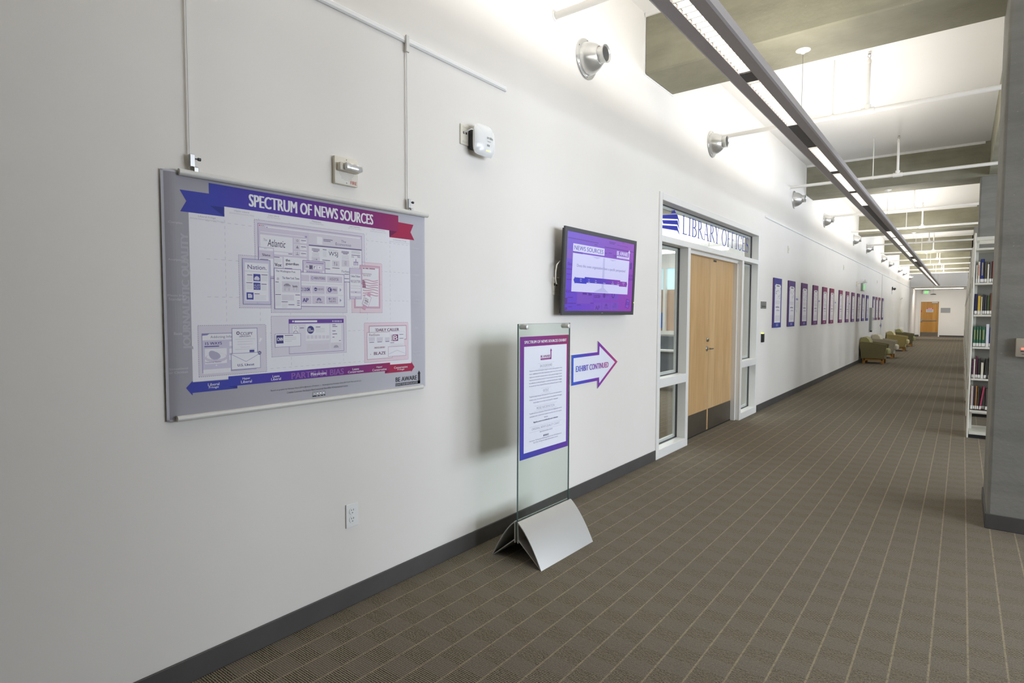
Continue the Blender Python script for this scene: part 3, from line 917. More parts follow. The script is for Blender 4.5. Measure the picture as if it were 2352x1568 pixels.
('R','g3',5,620.1,329.4,667.4,330.8),
('R','g3',5,620.0,322.3,667.2,323.7),
('R','g3',5,619.9,315.2,667.1,316.6),
('R','l1',4.9,574.1,286.3,588.6,301.5),
('R','l1',4.9,593.4,285.9,608.1,300.9),
('R','l1',4.9,613.0,285.5,627.8,300.3),
('R','l1',4.9,632.8,285.2,647.8,299.7),
('R','l1',4.9,652.8,284.8,668.0,299.1),
('R','l1',4.9,673.1,284.4,688.5,298.5),
('R','bar',5,707.3,344.0,724.5,347.2),
('R','bar',5,707.2,336.6,733.8,339.8),
('R','bar',5,706.9,316.8,724.1,320.0),
('R','bar',5,707.2,302.3,732.2,305.5),
('R','bar',5,707.0,287.7,717.8,290.9),
('R','bar',5,742.2,270.5,752.5,273.7),
('R','l1',4.6,573.4,234.5,689.4,262.0),
('R','l1',4.6,701.0,233.9,752.7,264.4),
('Q','um',5,[[740.1,240.4],[739.2,244.5],[736.8,248.1],[733.1,250.8],[728.5,252.2],[723.6,252.2],[719.1,250.8],[715.3,248.1],[712.9,244.5],[712.1,240.4]]),
('F','w','pu',6,1.4,424.3,255.6,543.8,311.3),
('R','navy',6.4,429.9,270.9,462.4,305.8),
('T','CNN','w',6.8,'b',432.7,281.7,460.8,296.2),
('R','bar',6.4,468.6,302.3,507.7,305.5),
('R','g3',6.4,469.1,294.7,522.6,296.3),
('R','g3',6.4,469.0,286.5,522.4,288.1),
('R','g3',6.4,468.8,278.6,501.5,280.2),
('F','w','dp',4,3,917.2,264.5,1156.3,336.3),
('T','DAILY CALLER','wine',5,'b',961.7,309.0,1107.4,323.8),
('TV','THE','wine',5,'b',953.4,309.9,959.2,325.3),
('F','w','dp',6,1.8,903.2,173.8,1060.5,305.4),
('T','RedState','mt',6.5,'f',917.3,287.3,980.9,299.2),
('R','bar',6.4,916.8,255.3,946.1,258.3),
('R','bar',6.4,966.1,255.5,995.1,258.5),
('R','bar',6.4,1017.3,255.8,1042.0,258.8),
('R','l1',6.3,913.2,262.3,950.2,281.8),
('R','l1',6.3,962.5,260.4,1000.6,280.1),
('R','l1',6.3,1014.7,258.7,1044.0,278.5),
('T','DRUDGE REPORT','mt',6.5,'b',947.2,224.9,1014.7,233.0),
('T','BLAZE','wine',6.5,'b',944.5,193.5,1019.4,208.2),
('Q','dp',6.5,[[925.8,201.1],[921.5,198.0],[925.7,194.7]]),
('F','w','l3',7.2,1.2,1045.0,223.4,1141.6,305.9),
('R','mb2',7.6,1063.9,258.0,1100.0,290.8),
('T','B','w',8,'fb',1068.5,262.2,1095.4,286.7),
('TV','BREITBART','mt',7.6,'b',1053.9,258.4,1060.9,290.5),
('R','bar',7.6,1109.0,289.0,1135.6,291.6),
('R','bar',7.6,1108.9,268.7,1135.4,271.3),
('R','bar',7.6,1049.3,248.6,1073.9,251.2),
('R','g3',7.5,1050.9,241.3,1135.2,242.3),
('R','g3',7.5,1050.9,236.4,1135.1,237.4),
('R','g3',7.5,1050.8,231.5,1135.1,232.5),
('F','w','dp',8.4,1.6,1034.7,180.6,1152.0,230.0),
('Q','g3',8.8,[[1036.3,194.2],[1093.8,210.8],[1149.7,191.1],[1149.7,189.3],[1093.7,208.5],[1036.3,192.0]]),
('Q','rb0',3,[[64.7,119.2],[88.8,144.4],[88.6,138.6],[223.5,136.7],[259.7,136.2],[259.1,98.4],[87.7,98.4],[87.5,88.8]]),
('G','rib',4,223.8,109.4,1046.8,149.4),
('Q','rd',3,[[1212.5,115.5],[1189.2,90.2],[1189.3,96.0],[1012.9,96.4],[1013.3,134.9],[1047.1,138.7],[1189.6,137.2],[1189.6,145.7]]),
('Q','rbd',3.5,[[223.0,110.0],[259.3,109.6],[259.1,98.4]]),
('Q','rdd',3.5,[[1046.8,110.7],[1013.0,107.8],[1012.9,96.6]]),
('T','Liberal','w',6,'m',144.5,118.6,188.2,129.4),
('T','Fringe','w',6,'m',147.6,106.4,185.1,117.0),
('T','Hyper','w',6,'m',280.8,129.3,313.0,140.1),
('T','Liberal','w',6,'m',274.4,117.1,319.5,127.7),
('T','Leans','w',6,'m',410.2,128.2,441.6,139.0),
('T','Liberal','w',6,'m',403.9,116.0,447.9,126.6),
('T','Leans','w',6,'m',816.1,127.7,853.7,138.5),
('T','Conservative','w',6,'m',789.8,115.5,880.0,126.1),
('T','Hyper','w',6,'m',959.8,126.1,997.1,136.9),
('T','Conservative','w',6,'m',933.7,113.9,1023.2,124.5),
('T','Conservative','w',6,'m',1072.4,115.6,1163.8,126.4),
('T','Fringe','w',6,'m',1095.2,103.4,1141.0,114.0),
('T','PARTISAN BIAS','fade',5,'b',497.0,113.9,767.0,141.1),
('T','Mainstream','w',6,'m',591.6,121.2,671.6,134.0),
('T','Based on graphic by Vanessa Otero,2016 @vlotero (Twitter)   -   Redesigned by Kristofer Kline,2017 (UC Merced Library)','gk',3,'s',401.5,68.8,866.2,77.8),
('T','Creative Commons Attribution-NonCommercial ShareAlike 4.0 International License','gk',3,'s',475.0,53.7,788.9,62.2),
('R','k',4,599.0,24.6,665.0,46.6),
('R','lg3',4.4,600.0,30.6,664.0,45.6),
('C','k',4.8,609.0,38.2,6.6),
('C','w',5.1,609.0,38.2,5.2),
('C','k',4.8,625.0,38.2,6.6),
('C','w',5.1,625.0,38.2,5.2),
('C','k',4.8,641.0,38.2,6.6),
('C','w',5.1,641.0,38.2,5.2),
('C','k',4.8,657.0,38.2,6.6),
('C','w',5.1,657.0,38.2,5.2),
('T','cc','k',5.4,'b',605.4,36.0,612.6,40.6),
('T','BY   NC   SA','w',5,'s',620.0,25.6,660.0,29.6),
('T','BE AWARE','k',4,'b',1082.1,46.5,1230.4,69.9),
('R','k',4,1081.1,24.1,1253.0,39.9),
('R','k',4,1237.7,24.1,1253.0,78.2),
('Q','k',4,[[1233.7,77.2],[1256.5,77.2],[1245.3,94.2]]),
('T','ELEVATE YOUR NEWS EVALUATION','lg3',4.4,'s',1084.1,26.6,1233.7,37.4)]
SCREEN=[
('R','sd',1,11.9,522.5,452.9,528.5),
('R','sd',1,631.7,549.4,739.0,555.4),
('R','sd',1,632.8,539.1500000000001,718.3,545.1500000000001),
('R','sd',1,558.5,502.3,1073.4,508.3),
('R','sd',1,9.7,299.35,80.5,305.35),
('R','sd',1,14.7,263.2,68.3,269.2),
('R','sd',1,15.9,224.10000000000002,78.8,230.10000000000002),
('R','sd',1,36.6,95.65,110.5,101.65),
('R','sd',1,40.3,52.55,159.0,58.55),
('R','sd',1,50.4,27.15,101.9,33.15),
('R','sd',1,175.4,41.900000000000006,229.3,47.900000000000006),
('R','sd',1,371.2,57.4,417.3,63.4),
('R','sd',1,395.5,505.75,441.6,511.75),
('R','sd',1,555.4,455.1,598.2,461.1),
('R','sd',1,630.7,461.45,678.2,467.45),
('T','The','sd',1,'f',841.4,560.2,891.9,570.4),
('T','Economist','sd',1,'f',771.9,535.0,957.2,545.1),
('T','Slate','sd',1,'b2',23.6,328.9,90.5,351.6),
('T','Nation','sd',1,'f',-10.0,132.8,136.5,157.0),
('T','WSJ','sd',1,'f',706.6,429.5,810.1,458.1),
('T','REVIEW','sd',1,'s',1001.3,260.2,1081.4,284.2),
('T','NATION','sd',1,'s',998.0,290.6,1078.0,314.1),
('R','sd',1,424.8,101.5,454.8,125.3),
('T','B','sp',1.6,'b2',430.8,104.8,449.9,122.1),
('R','sd',1,457.2,102.1,487.6,126.0),
('T','B','sp',1.6,'b2',463.3,105.3,482.6,122.8),
('R','sd',1,490.0,102.7,520.7,126.7),
('T','C','sp',1.6,'b2',496.2,105.9,515.6,123.4),
('R','st',0.7,421.3,90.1,543.5,137.9),
('R','st',0.7,556.5,92.1,675.7,141.0),
('R','st',0.7,692.1,94.3,825.7,141.3),
('R','st',0.7,428.0,5.6,545.7,66.3),
('R','st',0.7,557.7,8.7,684.1,67.8),
('R','st',0.7,699.1,11.8,834.3,72.2),
('R','st',0.7,167.6,55.1,406.1,137.3),
('R','st',0.7,7.9,376.3,86.4,442.3),
('T','AP','sd',1,'b',447.7,9.5,521.4,41.6),
('C','sd',1,584.8,124.7,20),
('C','sd',1,735.1,130.7,26),
('C','st',1.4,735.1,130.7,15),
('T','NEWS','sd',1,'f',609.4,121.2,669.0,134.9),
('T','CBS','sd',1,'f',750.7,48.7,800.3,65.8),
('T','NEWS','sd',1,'f',731.1,26.4,802.6,44.7),
('T','NBC NEWS','sd',1,'b2',591.7,20.1,660.5,30.1),
('Q','sd',1,[(627.4,36.9),(644.0,37.3),(646.5,42.5),(641.9,45.6)]),
('Q','sd',1,[(626.5,38.5),(640.7,47.9),(640.5,53.8),(635.1,54.0)]),
('Q','sd',1,[(625.1,39.5),(633.0,55.3),(630.2,60.3),(625.4,57.6)]),
('Q','sd',1,[(623.3,39.5),(623.0,57.6),(618.2,60.3),(615.4,55.3)]),
('Q','sd',1,[(621.9,38.5),(613.3,54.0),(607.9,53.8),(607.7,47.9)]),
('Q','sd',1,[(621.0,36.9),(606.5,45.6),(601.9,42.5),(604.4,37.3)]),
('R','sd',1,-4.9,49.0,35.9,94.7),
('R','sd',1,0.9,5.2,37.6,25.7),
('R','sd',1,247.9,122.9,311.8,137.6),
('Q','sd',1,[(332.7,138.5),(389.8,131.7),(388.5,120.7),(336.8,118.0)]),
('Q','sd',1,[(979.3,105.6),(1047.4,94.5),(1023.3,21.3),(959.7,33.1)]),
('Q','sp',1.4,[(985.5,99.7),(1039.4,90.8),(1017.0,27.3),(967.5,36.8)]),
('T','FOX','sd',1.8,'b',970.9,51.7,1029.7,81.4),
('R','sd',1,1015.5,358.2,1032.3,408.5),
('R','sd',1,1034.3,359.2,1051.9,415.7),
('R','sd',1,1002.3,400.7,1065.7,401.7),
('Q','sw',2,[(84.8,490.7),(555.9,491.7),(557.7,435.9),(85.6,434.0)]),
('T','NEWS SOURCES','sk',3,'m',102.3,446.7,537.4,478.8),
('Q','sw',2,[(85.4,423.7),(997.0,424.2),(990.6,142.0),(84.0,142.0)]),
('R','sd',2.2,89.9,420.8,96.9,435.8),
('R','sd',2.2,105.4,420.8,112.4,435.8),
('R','sd',2.2,120.9,420.9,127.9,435.9),
('R','sd',2.2,136.5,420.9,143.5,435.9),
('R','sd',2.2,152.3,421.0,159.3,436.0),
('R','sd',2.2,168.1,421.0,175.1,436.0),
('R','sd',2.2,184.0,421.1,191.0,436.1),
('R','sd',2.2,200.0,421.2,207.0,436.2),
('R','sd',2.2,216.1,421.2,223.1,436.2),
('T','Does this news organization have a specific perspective?','sg',3,'m',149.3,318.8,932.9,346.0),
('Q','sl',2.3,[(360.9,416.4),(511.5,418.7),(442.5,402.4)]),
('Q','sl',2.3,[(645.8,413.8),(766.1,414.9),(697.2,401.2)]),
('Q','sl',2.3,[(541.4,418.0),(569.2,418.2),(570.5,183.7),(653.9,147.3),(408.9,146.9),(534.5,182.6)]),
('Q','b0',3,[(107.4,228.75),(129.4,254.75),(129.4,246.75),(297.4,246.75),(297.4,204.75),(129.4,204.75),(129.4,196.75)]),
('G','sgr',3.2,267.4,213.75,846.9,255.75),
('Q','b2',3,[(976.9,228.75),(960.9,254.75),(960.9,246.75),(826.9,246.75),(826.9,204.75),(960.9,204.75),(960.9,196.75)]),
('T','Liberal','sw',3.8,'s',199.1,231.75,224.3,241.75),
('T','Fringe','sw',3.8,'s',200.9,216.75,222.5,226.75),
('T','Hyper','sw',3.8,'s',324.5,231.75,342.5,241.75),
('T','Liberal','sw',3.8,'s',320.9,216.75,346.1,226.75),
('T','Leans','sw',3.8,'s',428.8,231.75,446.8,241.75),
('T','Liberal','sw',3.8,'s',425.2,216.75,450.4,226.75),
('T','Mainstream','sw',3.8,'s',558.9,216.75,594.9,226.75),
('T','Leans','sw',3.8,'s',707.0,231.75,725.0,241.75),
('T','Conservative','sw',3.8,'s',694.4,216.75,737.6,226.75),
('T','Hyper','sw',3.8,'s',802.7,231.75,820.7,241.75),
('T','Conservative','sw',3.8,'s',790.1,216.75,833.3,226.75),
('T','Conservative','sw',3.8,'s',885.7,231.75,928.9,241.75),
('T','Fringe','sw',3.8,'s',896.5,216.75,918.1,226.75),
('T','BE AWARE','sw',3,'b',764.5,458.2,968.4,492.4),
('R','sw',3,766.1,435.4,994.4,452.0),
('T','ELEVATE YOUR NEWS EVALUATION','sk',3.6,'s',779.8,439.5,956.7,444.9),
('R','sw',3,980.4,435.4,994.4,492.70000000000005),
('Q','sw',3,[(968.4,490.70000000000005),(1006.4,490.70000000000005),(987.4,516.7)])]
SHEET=[
('R','sh',1,35.7,34.6,459.1,648.7),
('T','SPECTRUM OF NEWS SOURCES EXHIBIT','w',2,'b',37.0,665.7,456.4,682.3),
('T','BE AWARE','vi',2,'b',190.2,577.4,286.5,591.5),
('R','vi',2,190.1,563.6,298.1,573.7),
('R','vi',2,289.1,563.6,298.1,615.7),
('Q','vi',2,[(284.1,613.7),(303.1,613.7),(293.6,629.7)]),
('T','ELEVATE YOUR NEWS EVALUATION','w',2.6,'s',194.1,567.6,282.1,569.7),
('T','BACKGROUND','hd',2,'s',186.4,520.8,305.9,537.8),
('R','hl',1.6,164.4,544.3,327.9,545.6999999999999),
('R','hl',1.6,164.4,512.9,327.9,514.3),
('T','The Spectrum of News Sources graphic is designed to present a visual representation of news','tx',2,'s',84.1,499.6,409.4,509.1),
('T','sources - highlighting both their quality and partisanship. Author Vanessa Otero created the','tx',2,'s',84.0,481.9,409.3,491.4),
('T','original version of this chart for classroom teachers in order to help them distinguish "between','tx',2,'s',83.9,463.6,409.2,473.1),
('T','decent and a journal and bad fake news sources". However,thousands saw and shared readers who','tx',2,'s',83.8,446.8,409.2,456.2),
('T','have readily altered and discussed the graphic on social media in the last few weeks. To highlight','tx',2,'s',83.7,428.6,409.1,438.1),
('T','the important topic of news evaluation,UC Merced library staff adapted the graphic for display.','tx',2,'s',83.7,411.6,409.0,421.1),
('T','INTENT','hd',2,'s',217.4,371.7,273.9,388.7),
('R','hl',1.6,195.4,395.2,295.9,396.59999999999997),
('R','hl',1.6,195.4,363.8,295.9,365.2),
('T','Though not everyone may agree with the placement of sources on the chart,the graphic is','tx',2,'s',84.2,349.4,409.8,358.9),
('T','intended to create a rich conversation about the evaluation of news publications. We recognize','tx',2,'s',85.4,330.6,409.7,340.1),
('T','that the analysis of news coverage cannot be captured in a single graphic.','tx',2,'s',122.4,312.9,370.7,322.4),
('T','MORE INFORMATION','hd',2,'s',155.3,272.6,333.2,289.6),
('R','hl',1.6,133.3,296.1,355.2,297.5),
('R','hl',1.6,133.3,264.70000000000005,355.2,266.1),
('T','The exhibit runs from our online presence. We have included a section highlighting the criteria the','tx',2,'s',85.5,251.2,410.3,260.8),
('T','original graphic author considered when creating her news sources chart. Visit our guide to','tx',2,'s',85.4,232.9,410.3,242.4),
('T','learn more.','tx',2,'s',229.5,216.4,266.3,225.9),
('T','libguides.ucmerced.edu/identify-news-evaluation','tk',2,'b2',125.3,195.6,369.3,207.6),
('T','ORIGINAL NEWS QUALITY CHART','hd',2,'s',108.5,153.9,388.5,170.9),
('R','hl',1.6,86.5,177.4,410.5,178.8),
('R','hl',1.6,86.5,146.0,410.5,147.4),
('T','allgeneralizationsarefalse.com/?p=65','tx',2,'s',186.0,132.8,313.7,142.3),
('T','REFERENCE','tk',2,'b2',220.7,104.4,276.1,115.4),
('T','Otero,Vanessa. "The Reasoning and Methodology Behind the Chart." All Generalizations are','tx',2,'s',86.4,90.2,409.7,99.7),
('T','False,19 Dec. 2016,http://www.allgeneralizationsarefalse.com/?p=65','tx',2,'s',125.6,76.2,369.8,85.7)]
# ------------------------------------------------------------------ setting: shell
YB, YE, XR, ZC = -3.0, 44.0, 9.0, 4.07
DY0, DY1, DZ = 5.25, 8.70, 2.575            # office frontage opening
BEAMS = [4.895, 11.62, 18.28, 24.8, 31.1, 37.4]
ZB = 3.545
bm = nb(); box(bm, -6, XR, YB, YE, -.1, 0); struct('floor', bm, M_CARPET, 'brown-grey striped carpet tile floor')
bm = nb()
for b_ in ((-.2, 0, YB, DY0, 0, ZC), (-.2, 0, DY1, YE, 0, ZC), (-.2, 0, DY0, DY1, DZ, ZC)): box(bm, *b_)
struct('wall_left', bm, M_WALL, 'long white painted corridor wall')
bm = nb(); box(bm, -.2, XR, YB, 39, ZC, ZC+.15); struct('ceiling', bm, M_CEIL, 'white ceiling panels between concrete beams')
bm = nb(); box(bm, 0, XR, 39, 39.12, 2.86, ZC); struct('wall_bulkhead', bm, M_CEIL, 'white bulkhead closing the beamed ceiling')
bm = nb(); box(bm, 0, XR, 39.12, YE, 2.86, 2.95); struct('ceiling_alcove', bm, M_CEIL, 'low white ceiling before the end door')
bm = nb(); box(bm, -.2, XR, YE, YE+.15, 0, ZC); struct('wall_end', bm, M_WALL, 'white end wall of the corridor')
bm = nb(); box(bm, -.2, XR, YB-.15, YB, 0, ZC); struct('wall_back', bm, M_COLC)
bm = nb(); box(bm, 3.3, 3.45, YB, 1.9, 0, ZC); struct('wall_light_block', bm, M_COLC)  # unseen wall added to block daylight and darken the near end
bm = nb()
box(bm, XR, XR+.2, YB, YE, 0, .85); box(bm, XR, XR+.2, YB, YE, 3.15, ZC)
prev = YB
for y in WINDOWS:
    box(bm, XR, XR+.2, prev, y, .85, 3.15); prev = y+2.4
box(bm, XR, XR+.2, prev, YE, .85, 3.15)
struct('wall_right', bm, M_WALL)
for k, y in enumerate(WINDOWS):
    w = empty_struct('window_%d' % (k+4), (XR, y, .85))
    bm = nb()
    for a in ((y, y+.06, .85, 3.15), (y+2.34, y+2.4, .85, 3.15), (y+1.17, y+1.23, .85, 3.15), (y, y+2.4, .85, .91), (y, y+2.4, 3.09, 3.15)): box(bm, XR+.02, XR+.09, *a)
    obj('window_frame', bm, M_TRIM, w)
    bm = nb(); box(bm, XR+.05, XR+.056, y+.06, y+2.34, .91, 3.09); obj('pane', bm, M_GLASS, w)
# baseboards
for nm, y0, y1 in (('baseboard_left', YB, DY0-.002), ('baseboard_left_far', DY1+.002, YE)):
    bm = nb()
    box(bm, 0, .009, y0, y1, 0, .098, .003, 1); struct(nm, bm, M_BASE, 'dark grey rubber baseboard along the white wall')
bm = nb(); box(bm, 1.22, XR, YE-.009, YE, 0, .1); box(bm, 0, .2, YE-.009, YE, 0, .1); struct('baseboard_end', bm, M_BASE)
# beams and the girder on the column line
for k, y in enumerate(BEAMS):
    bm = nb(); box(bm, 0, XR, y, y+.625, ZB, ZC+.05, .012, 1)
    struct('ceiling_beam', bm, M_CONC, '%s exposed concrete ceiling beam crossing the corridor' % ORD[k])
    bm = nb(); box(bm, 0, .006, y-.012, y+.637, ZB-.012, ZC); struct('trim_%d' % (k+10), bm, M_CEIL)
    bm = nb(); box(bm, .006, 2.5, y-.02, y, ZC-.035, ZC); struct('trim_%d' % (k+20), bm, M_CEIL)
for k, (y, w) in enumerate(((4.96, .74), (11.65, .6), (18.3, .6), (24.8, .6), (31.1, .6), (37.4, .6))):
    x0 = 2.48 if k == 0 else 2.46
    z1 = ZC
    c = empty_struct('column', (x0, y, 0), '%s square concrete column of the colonnade' % ORD[k])
    bm = nb(); box(bm, x0, x0+.75, y, y+w, 0, z1, .018, 2); obj('shaft', bm, M_COLC, c)
    bm = nb(); box(bm, x0-.008, x0+.758, y-.008, y+w+.008, 0, .1, .003, 1); obj('base_strip', bm, M_BASE, c)
bm = nb()
box(bm, 2.56, 2.95, -2, 38.9, ZB+.01, ZC+.04); struct('ceiling_girder', bm, M_CONC, 'long concrete girder above the column line')

# ------------------------------------------------------------------ office frontage
GX = -.09
fr = empty_struct('trim_1', (0, DY0, 0), 'white painted frame of the office doors')
def member(nm, y0, y1, z0, z1, x0=-.125, x1=.012):
    bm = nb(); box(bm, x0, x1, y0, y1, z0, z1, .004, 1); obj(nm, bm, M_TRIM, fr)
member('jamb', DY0, 5.315, 0, DZ); member('jamb', 8.635, DY1, 0, DZ); member('head', 5.315, 8.635, 2.505, DZ)
member('transom_bar', 5.315, 8.635, 2.11, 2.17)
member('mullion', 5.992, 6.062, 0, 2.11); member('mullion', 7.90, 7.965, 0, 2.11)
for a, b in ((5.315, 5.992), (7.965, 8.635)):
    member('mid_rail', a, b, .695, .785); member('sill', a, b, 0, .092)
# stops behind the face of the frame
for y0, y1 in ((6.062, 6.095), (7.867, 7.90)):
    bm = nb(); box(bm, -.16, -.045, y0, y1, 0, 2.085); obj('door_stop', bm, M_TRIM, fr)
bm = nb(); box(bm, -.16, -.045, 6.062, 7.90, 2.075, 2.11); obj('door_stop', bm, M_TRIM, fr)
PANES = {'window_1': ((5.315, 5.992, .785, 2.11), (5.315, 5.992, .092, .695)), 'window_2': ((7.965, 8.635, .785, 2.11), (7.965, 8.635, .092, .695)), 'window_3': ((5.315, 8.635, 2.17, 2.505),)}
for nm, ps in PANES.items():
    w = empty_struct(nm, (GX, ps[0][0], ps[-1][2]), {'window_1': 'tall sidelight nearest the television', 'window_2': 'narrow sidelight nearest the exhibit panels', 'window_3': 'transom window lettered with the office name'}[nm])
    for (a, b, c, d) in ps:
        bm = nb(); box(bm, GX-.004, GX+.004, a+.012, b-.012, c+.012, d-.012); obj('pane', bm, M_GLASS, w)
        bm = nb(); e = .006
        for q in ((a, a+e, c, d), (b-e, b, c, d), (a+e, b-e, c, c+e), (a+e, b-e, d-e, d)): box(bm, GX-.012, GX+.008, *q)
        obj('gasket', bm, M_DKGREY, w)
        bm = nb(); e = .034
        for q in ((a, a+e, c, d), (b-e, b, c, d), (a+e, b-e, c, c+e), (a+e, b-e, d-e, d)): box(bm, -.12, GX-.013, *q)
        obj('glazing_stop', bm, M_TRIM, w)
    if nm == 'window_3': transom = w
# serif lettering on the transom glass
def serif_letter(P, ch, y0, y1, z0, z1, col):
    w, h = y1-y0, z1-z0
    st, th, sf = .025, .009, .008
    X = lambda t: y0+t*w
    Z = lambda t: z0+t*h
    R = lambda a, b, c, d: P.rect(a, b, c, d, col, 1)
    def stem(xc, s=st, top=True, bot=True, sw=.05):
        R(xc-s/2, z0, xc+s/2, z1)
        if top: R(xc-sw/2, z1-sf, xc+sw/2, z1)
        if bot: R(xc-sw/2, z0, xc+sw/2, z0+sf)
    def band(pts, ws):
        L, Rr = [], []
        for i, p in enumerate(pts):
            a = pts[max(i-1, 0)]; b = pts[min(i+1, len(pts)-1)]
            dx, dy = b[0]-a[0], b[1]-a[1]; n = math.hypot(dx, dy) or 1
            q = ws[i] if isinstance(ws, list) else ws
            L.append((p[0]-dy/n*q/2, p[1]+dx/n*q/2)); Rr.append((p[0]+dy/n*q/2, p[1]-dx/n*q/2))
        for i in range(len(pts)-1): P.poly([L[i], Rr[i], Rr[i+1], L[i+1]], col, 1)
    def arc(cx, cz, rx, rz, a0, a1, thick, thin, n=18):
        pts = []; ws = []
        for k in range(n+1):
            t = a0+(a1-a0)*k/n
            pts.append((cx+rx*math.cos(t), cz+rz*math.sin(t))); ws.append(thin+(thick-thin)*abs(math.cos(t))**1.5)
        band(pts, ws)
    if ch == 'I': stem(X(.5), sw=min(w, .07))
    elif ch in 'LFE':
        s = X(0)+.028; stem(s, sw=.056)
        if ch in 'FE': R(s, z1-th, X(.93), z1); P.poly([(X(.93)-.004, z1), (X(.97), z1-.045), (X(.90), z1-th)], col, 1); R(s, Z(.5), X(.62), Z(.5)+th); R(X(.62)-.006, Z(.5)-.02, X(.62), Z(.5)+.024)
        if ch in 'LE': R(s, z0, X(.93), z0+th); P.poly([(X(.91), z0+th), (X(.95), z0), (X(1), z0+.06)], col, 1)
    elif ch in 'BR':
        s = X(0)+.028; stem(s, sw=.056)
        rx = w*.62 if ch == 'B' else w*.5
        zc = .74
        R(s, z1-th, s+rx*.35, z1); R(s, Z(.49), s+rx*.4, Z(.49)+th)
        arc(s+rx*.35, (z1+Z(.49))/2+th/4, rx*.62, (z1-Z(.49))/2-th/2, -PI/2, PI/2, st, th)
        if ch == 'B':
            R(s, z0, s+rx*.4, z0+th); arc(s+rx*.4, (z0+Z(.49))/2+th/2, rx*.78, (Z(.49)-z0)/2-th*.1, -PI/2, PI/2, st, th)
        else:
            band([(s+rx*.42, Z(.5)), (X(.74), Z(.2)), (X(.88), z0+.012), (X(1.04), z0+.003)], [.02, .022, .018, .004])
    elif ch == 'A':
        band([(X(.14), z0), (X(.5), z1)], th*1.2); band([(X(.5), z1+.004), (X(.86), z0)], st)
        R(X(.28), Z(.32), X(.72), Z(.32)+th); R(X(0), z0, X(.26), z0+sf); R(X(.72), z0, X(1), z0+sf)
    elif ch == 'Y':
        band([(X(.16), z1), (X(.5), Z(.46))], st); band([(X(.86), z1), (X(.52), Z(.46))], th*1.2); R(X(.5)-st/2, z0, X(.5)+st/2, Z(.48))
        R(X(0), z1-sf, X(.34), z1); R(X(.7), z1-sf, X(1), z1); R(X(.3), z0, X(.7), z0+sf)
    elif ch == 'O': arc((y0+y1)/2, (z0+z1)/2, w/2-st/2, h/2+.002, 0, 2*PI, st, th, 36)
    elif ch == 'C':
        arc(X(.52), (z0+z1)/2, w*.52-st/2, h/2, .62, 2*PI-.62, st, th, 30)
        R(X(.93), Z(.72), X(.97), z1+.002)
    elif ch == 'S':
        pts = []
        for k in range(15):
            t = math.radians(35+235*k/14); pts.append((X(.5+.38*math.cos(t)), Z(.745+.25*math.sin(t))))
        for k in range(1, 15):
            t = math.radians(90-235*k/14); pts.append((X(.5+.40*math.cos(t)), Z(.25+.25*math.sin(t))))
        n = len(pts); ws = [th+(.024-th)*math.exp(-((k/(n-1)-.5)/.16)**2) for k in range(n)]
        band(pts, ws); R(X(.86), Z(.78), X(.91), Z(1.0)); R(X(.08), Z(0), X(.13), Z(.24))
P = Print(.0006, .06)
BLUE = lin('#3a44a2')
for ch, a, b in (('L', 6.06, 6.192), ('I', 6.226, 6.299), ('B', 6.331, 6.477), ('R', 6.51, 6.677), ('A', 6.691, 6.876), ('R', 6.91, 7.077), ('Y', 7.08, 7.243), ('O', 7.335, 7.526),
                 ('F', 7.558, 7.682), ('F', 7.722, 7.845), ('I', 7.891, 7.96), ('C', 7.986, 8.171), ('E', 8.19, 8.337), ('S', 8.357, 8.479)):
    serif_letter(P, ch, a, b, 2.268, 2.466, BLUE)
P.build('lettering', M_VINYL, lambda u, v, L: (GX+.0045+L, u, v), transom)
P = Print(.0006, .06)
BOOKBLUE = lin('#2e35a8')
for poly in ([(5.735, 2.44), (5.829, 2.492), (5.879, 2.461)], [(5.51, 2.394), (5.904, 2.454), (5.953, 2.408), (5.985, 2.325), (5.924, 2.406), (5.527, 2.362)],
             [(5.529, 2.348), (5.919, 2.393), (5.986, 2.294), (5.915, 2.348), (5.55, 2.315)], [(5.514, 2.296), (5.912, 2.334), (5.986, 2.247), (5.915, 2.285), (5.515, 2.266)]): P.poly(poly, BOOKBLUE, 1)
for k, (z, dy) in enumerate(((2.362, .0), (2.318, .012), (2.268, 0.0))):
    for i in range(3): P.rect(5.462+dy+i*.017, z+.002, 5.471+dy+i*.017, z+.026-.006*(i % 2), BOOKBLUE, 1)
    P.rect(5.462+dy, z+.028, 5.476+dy, z+.04, lin('#b59a4a'), 1)
P.build('book_stack_logo', M_VINYL, lambda u, v, L: (GX+.0045+L, u, v), transom)
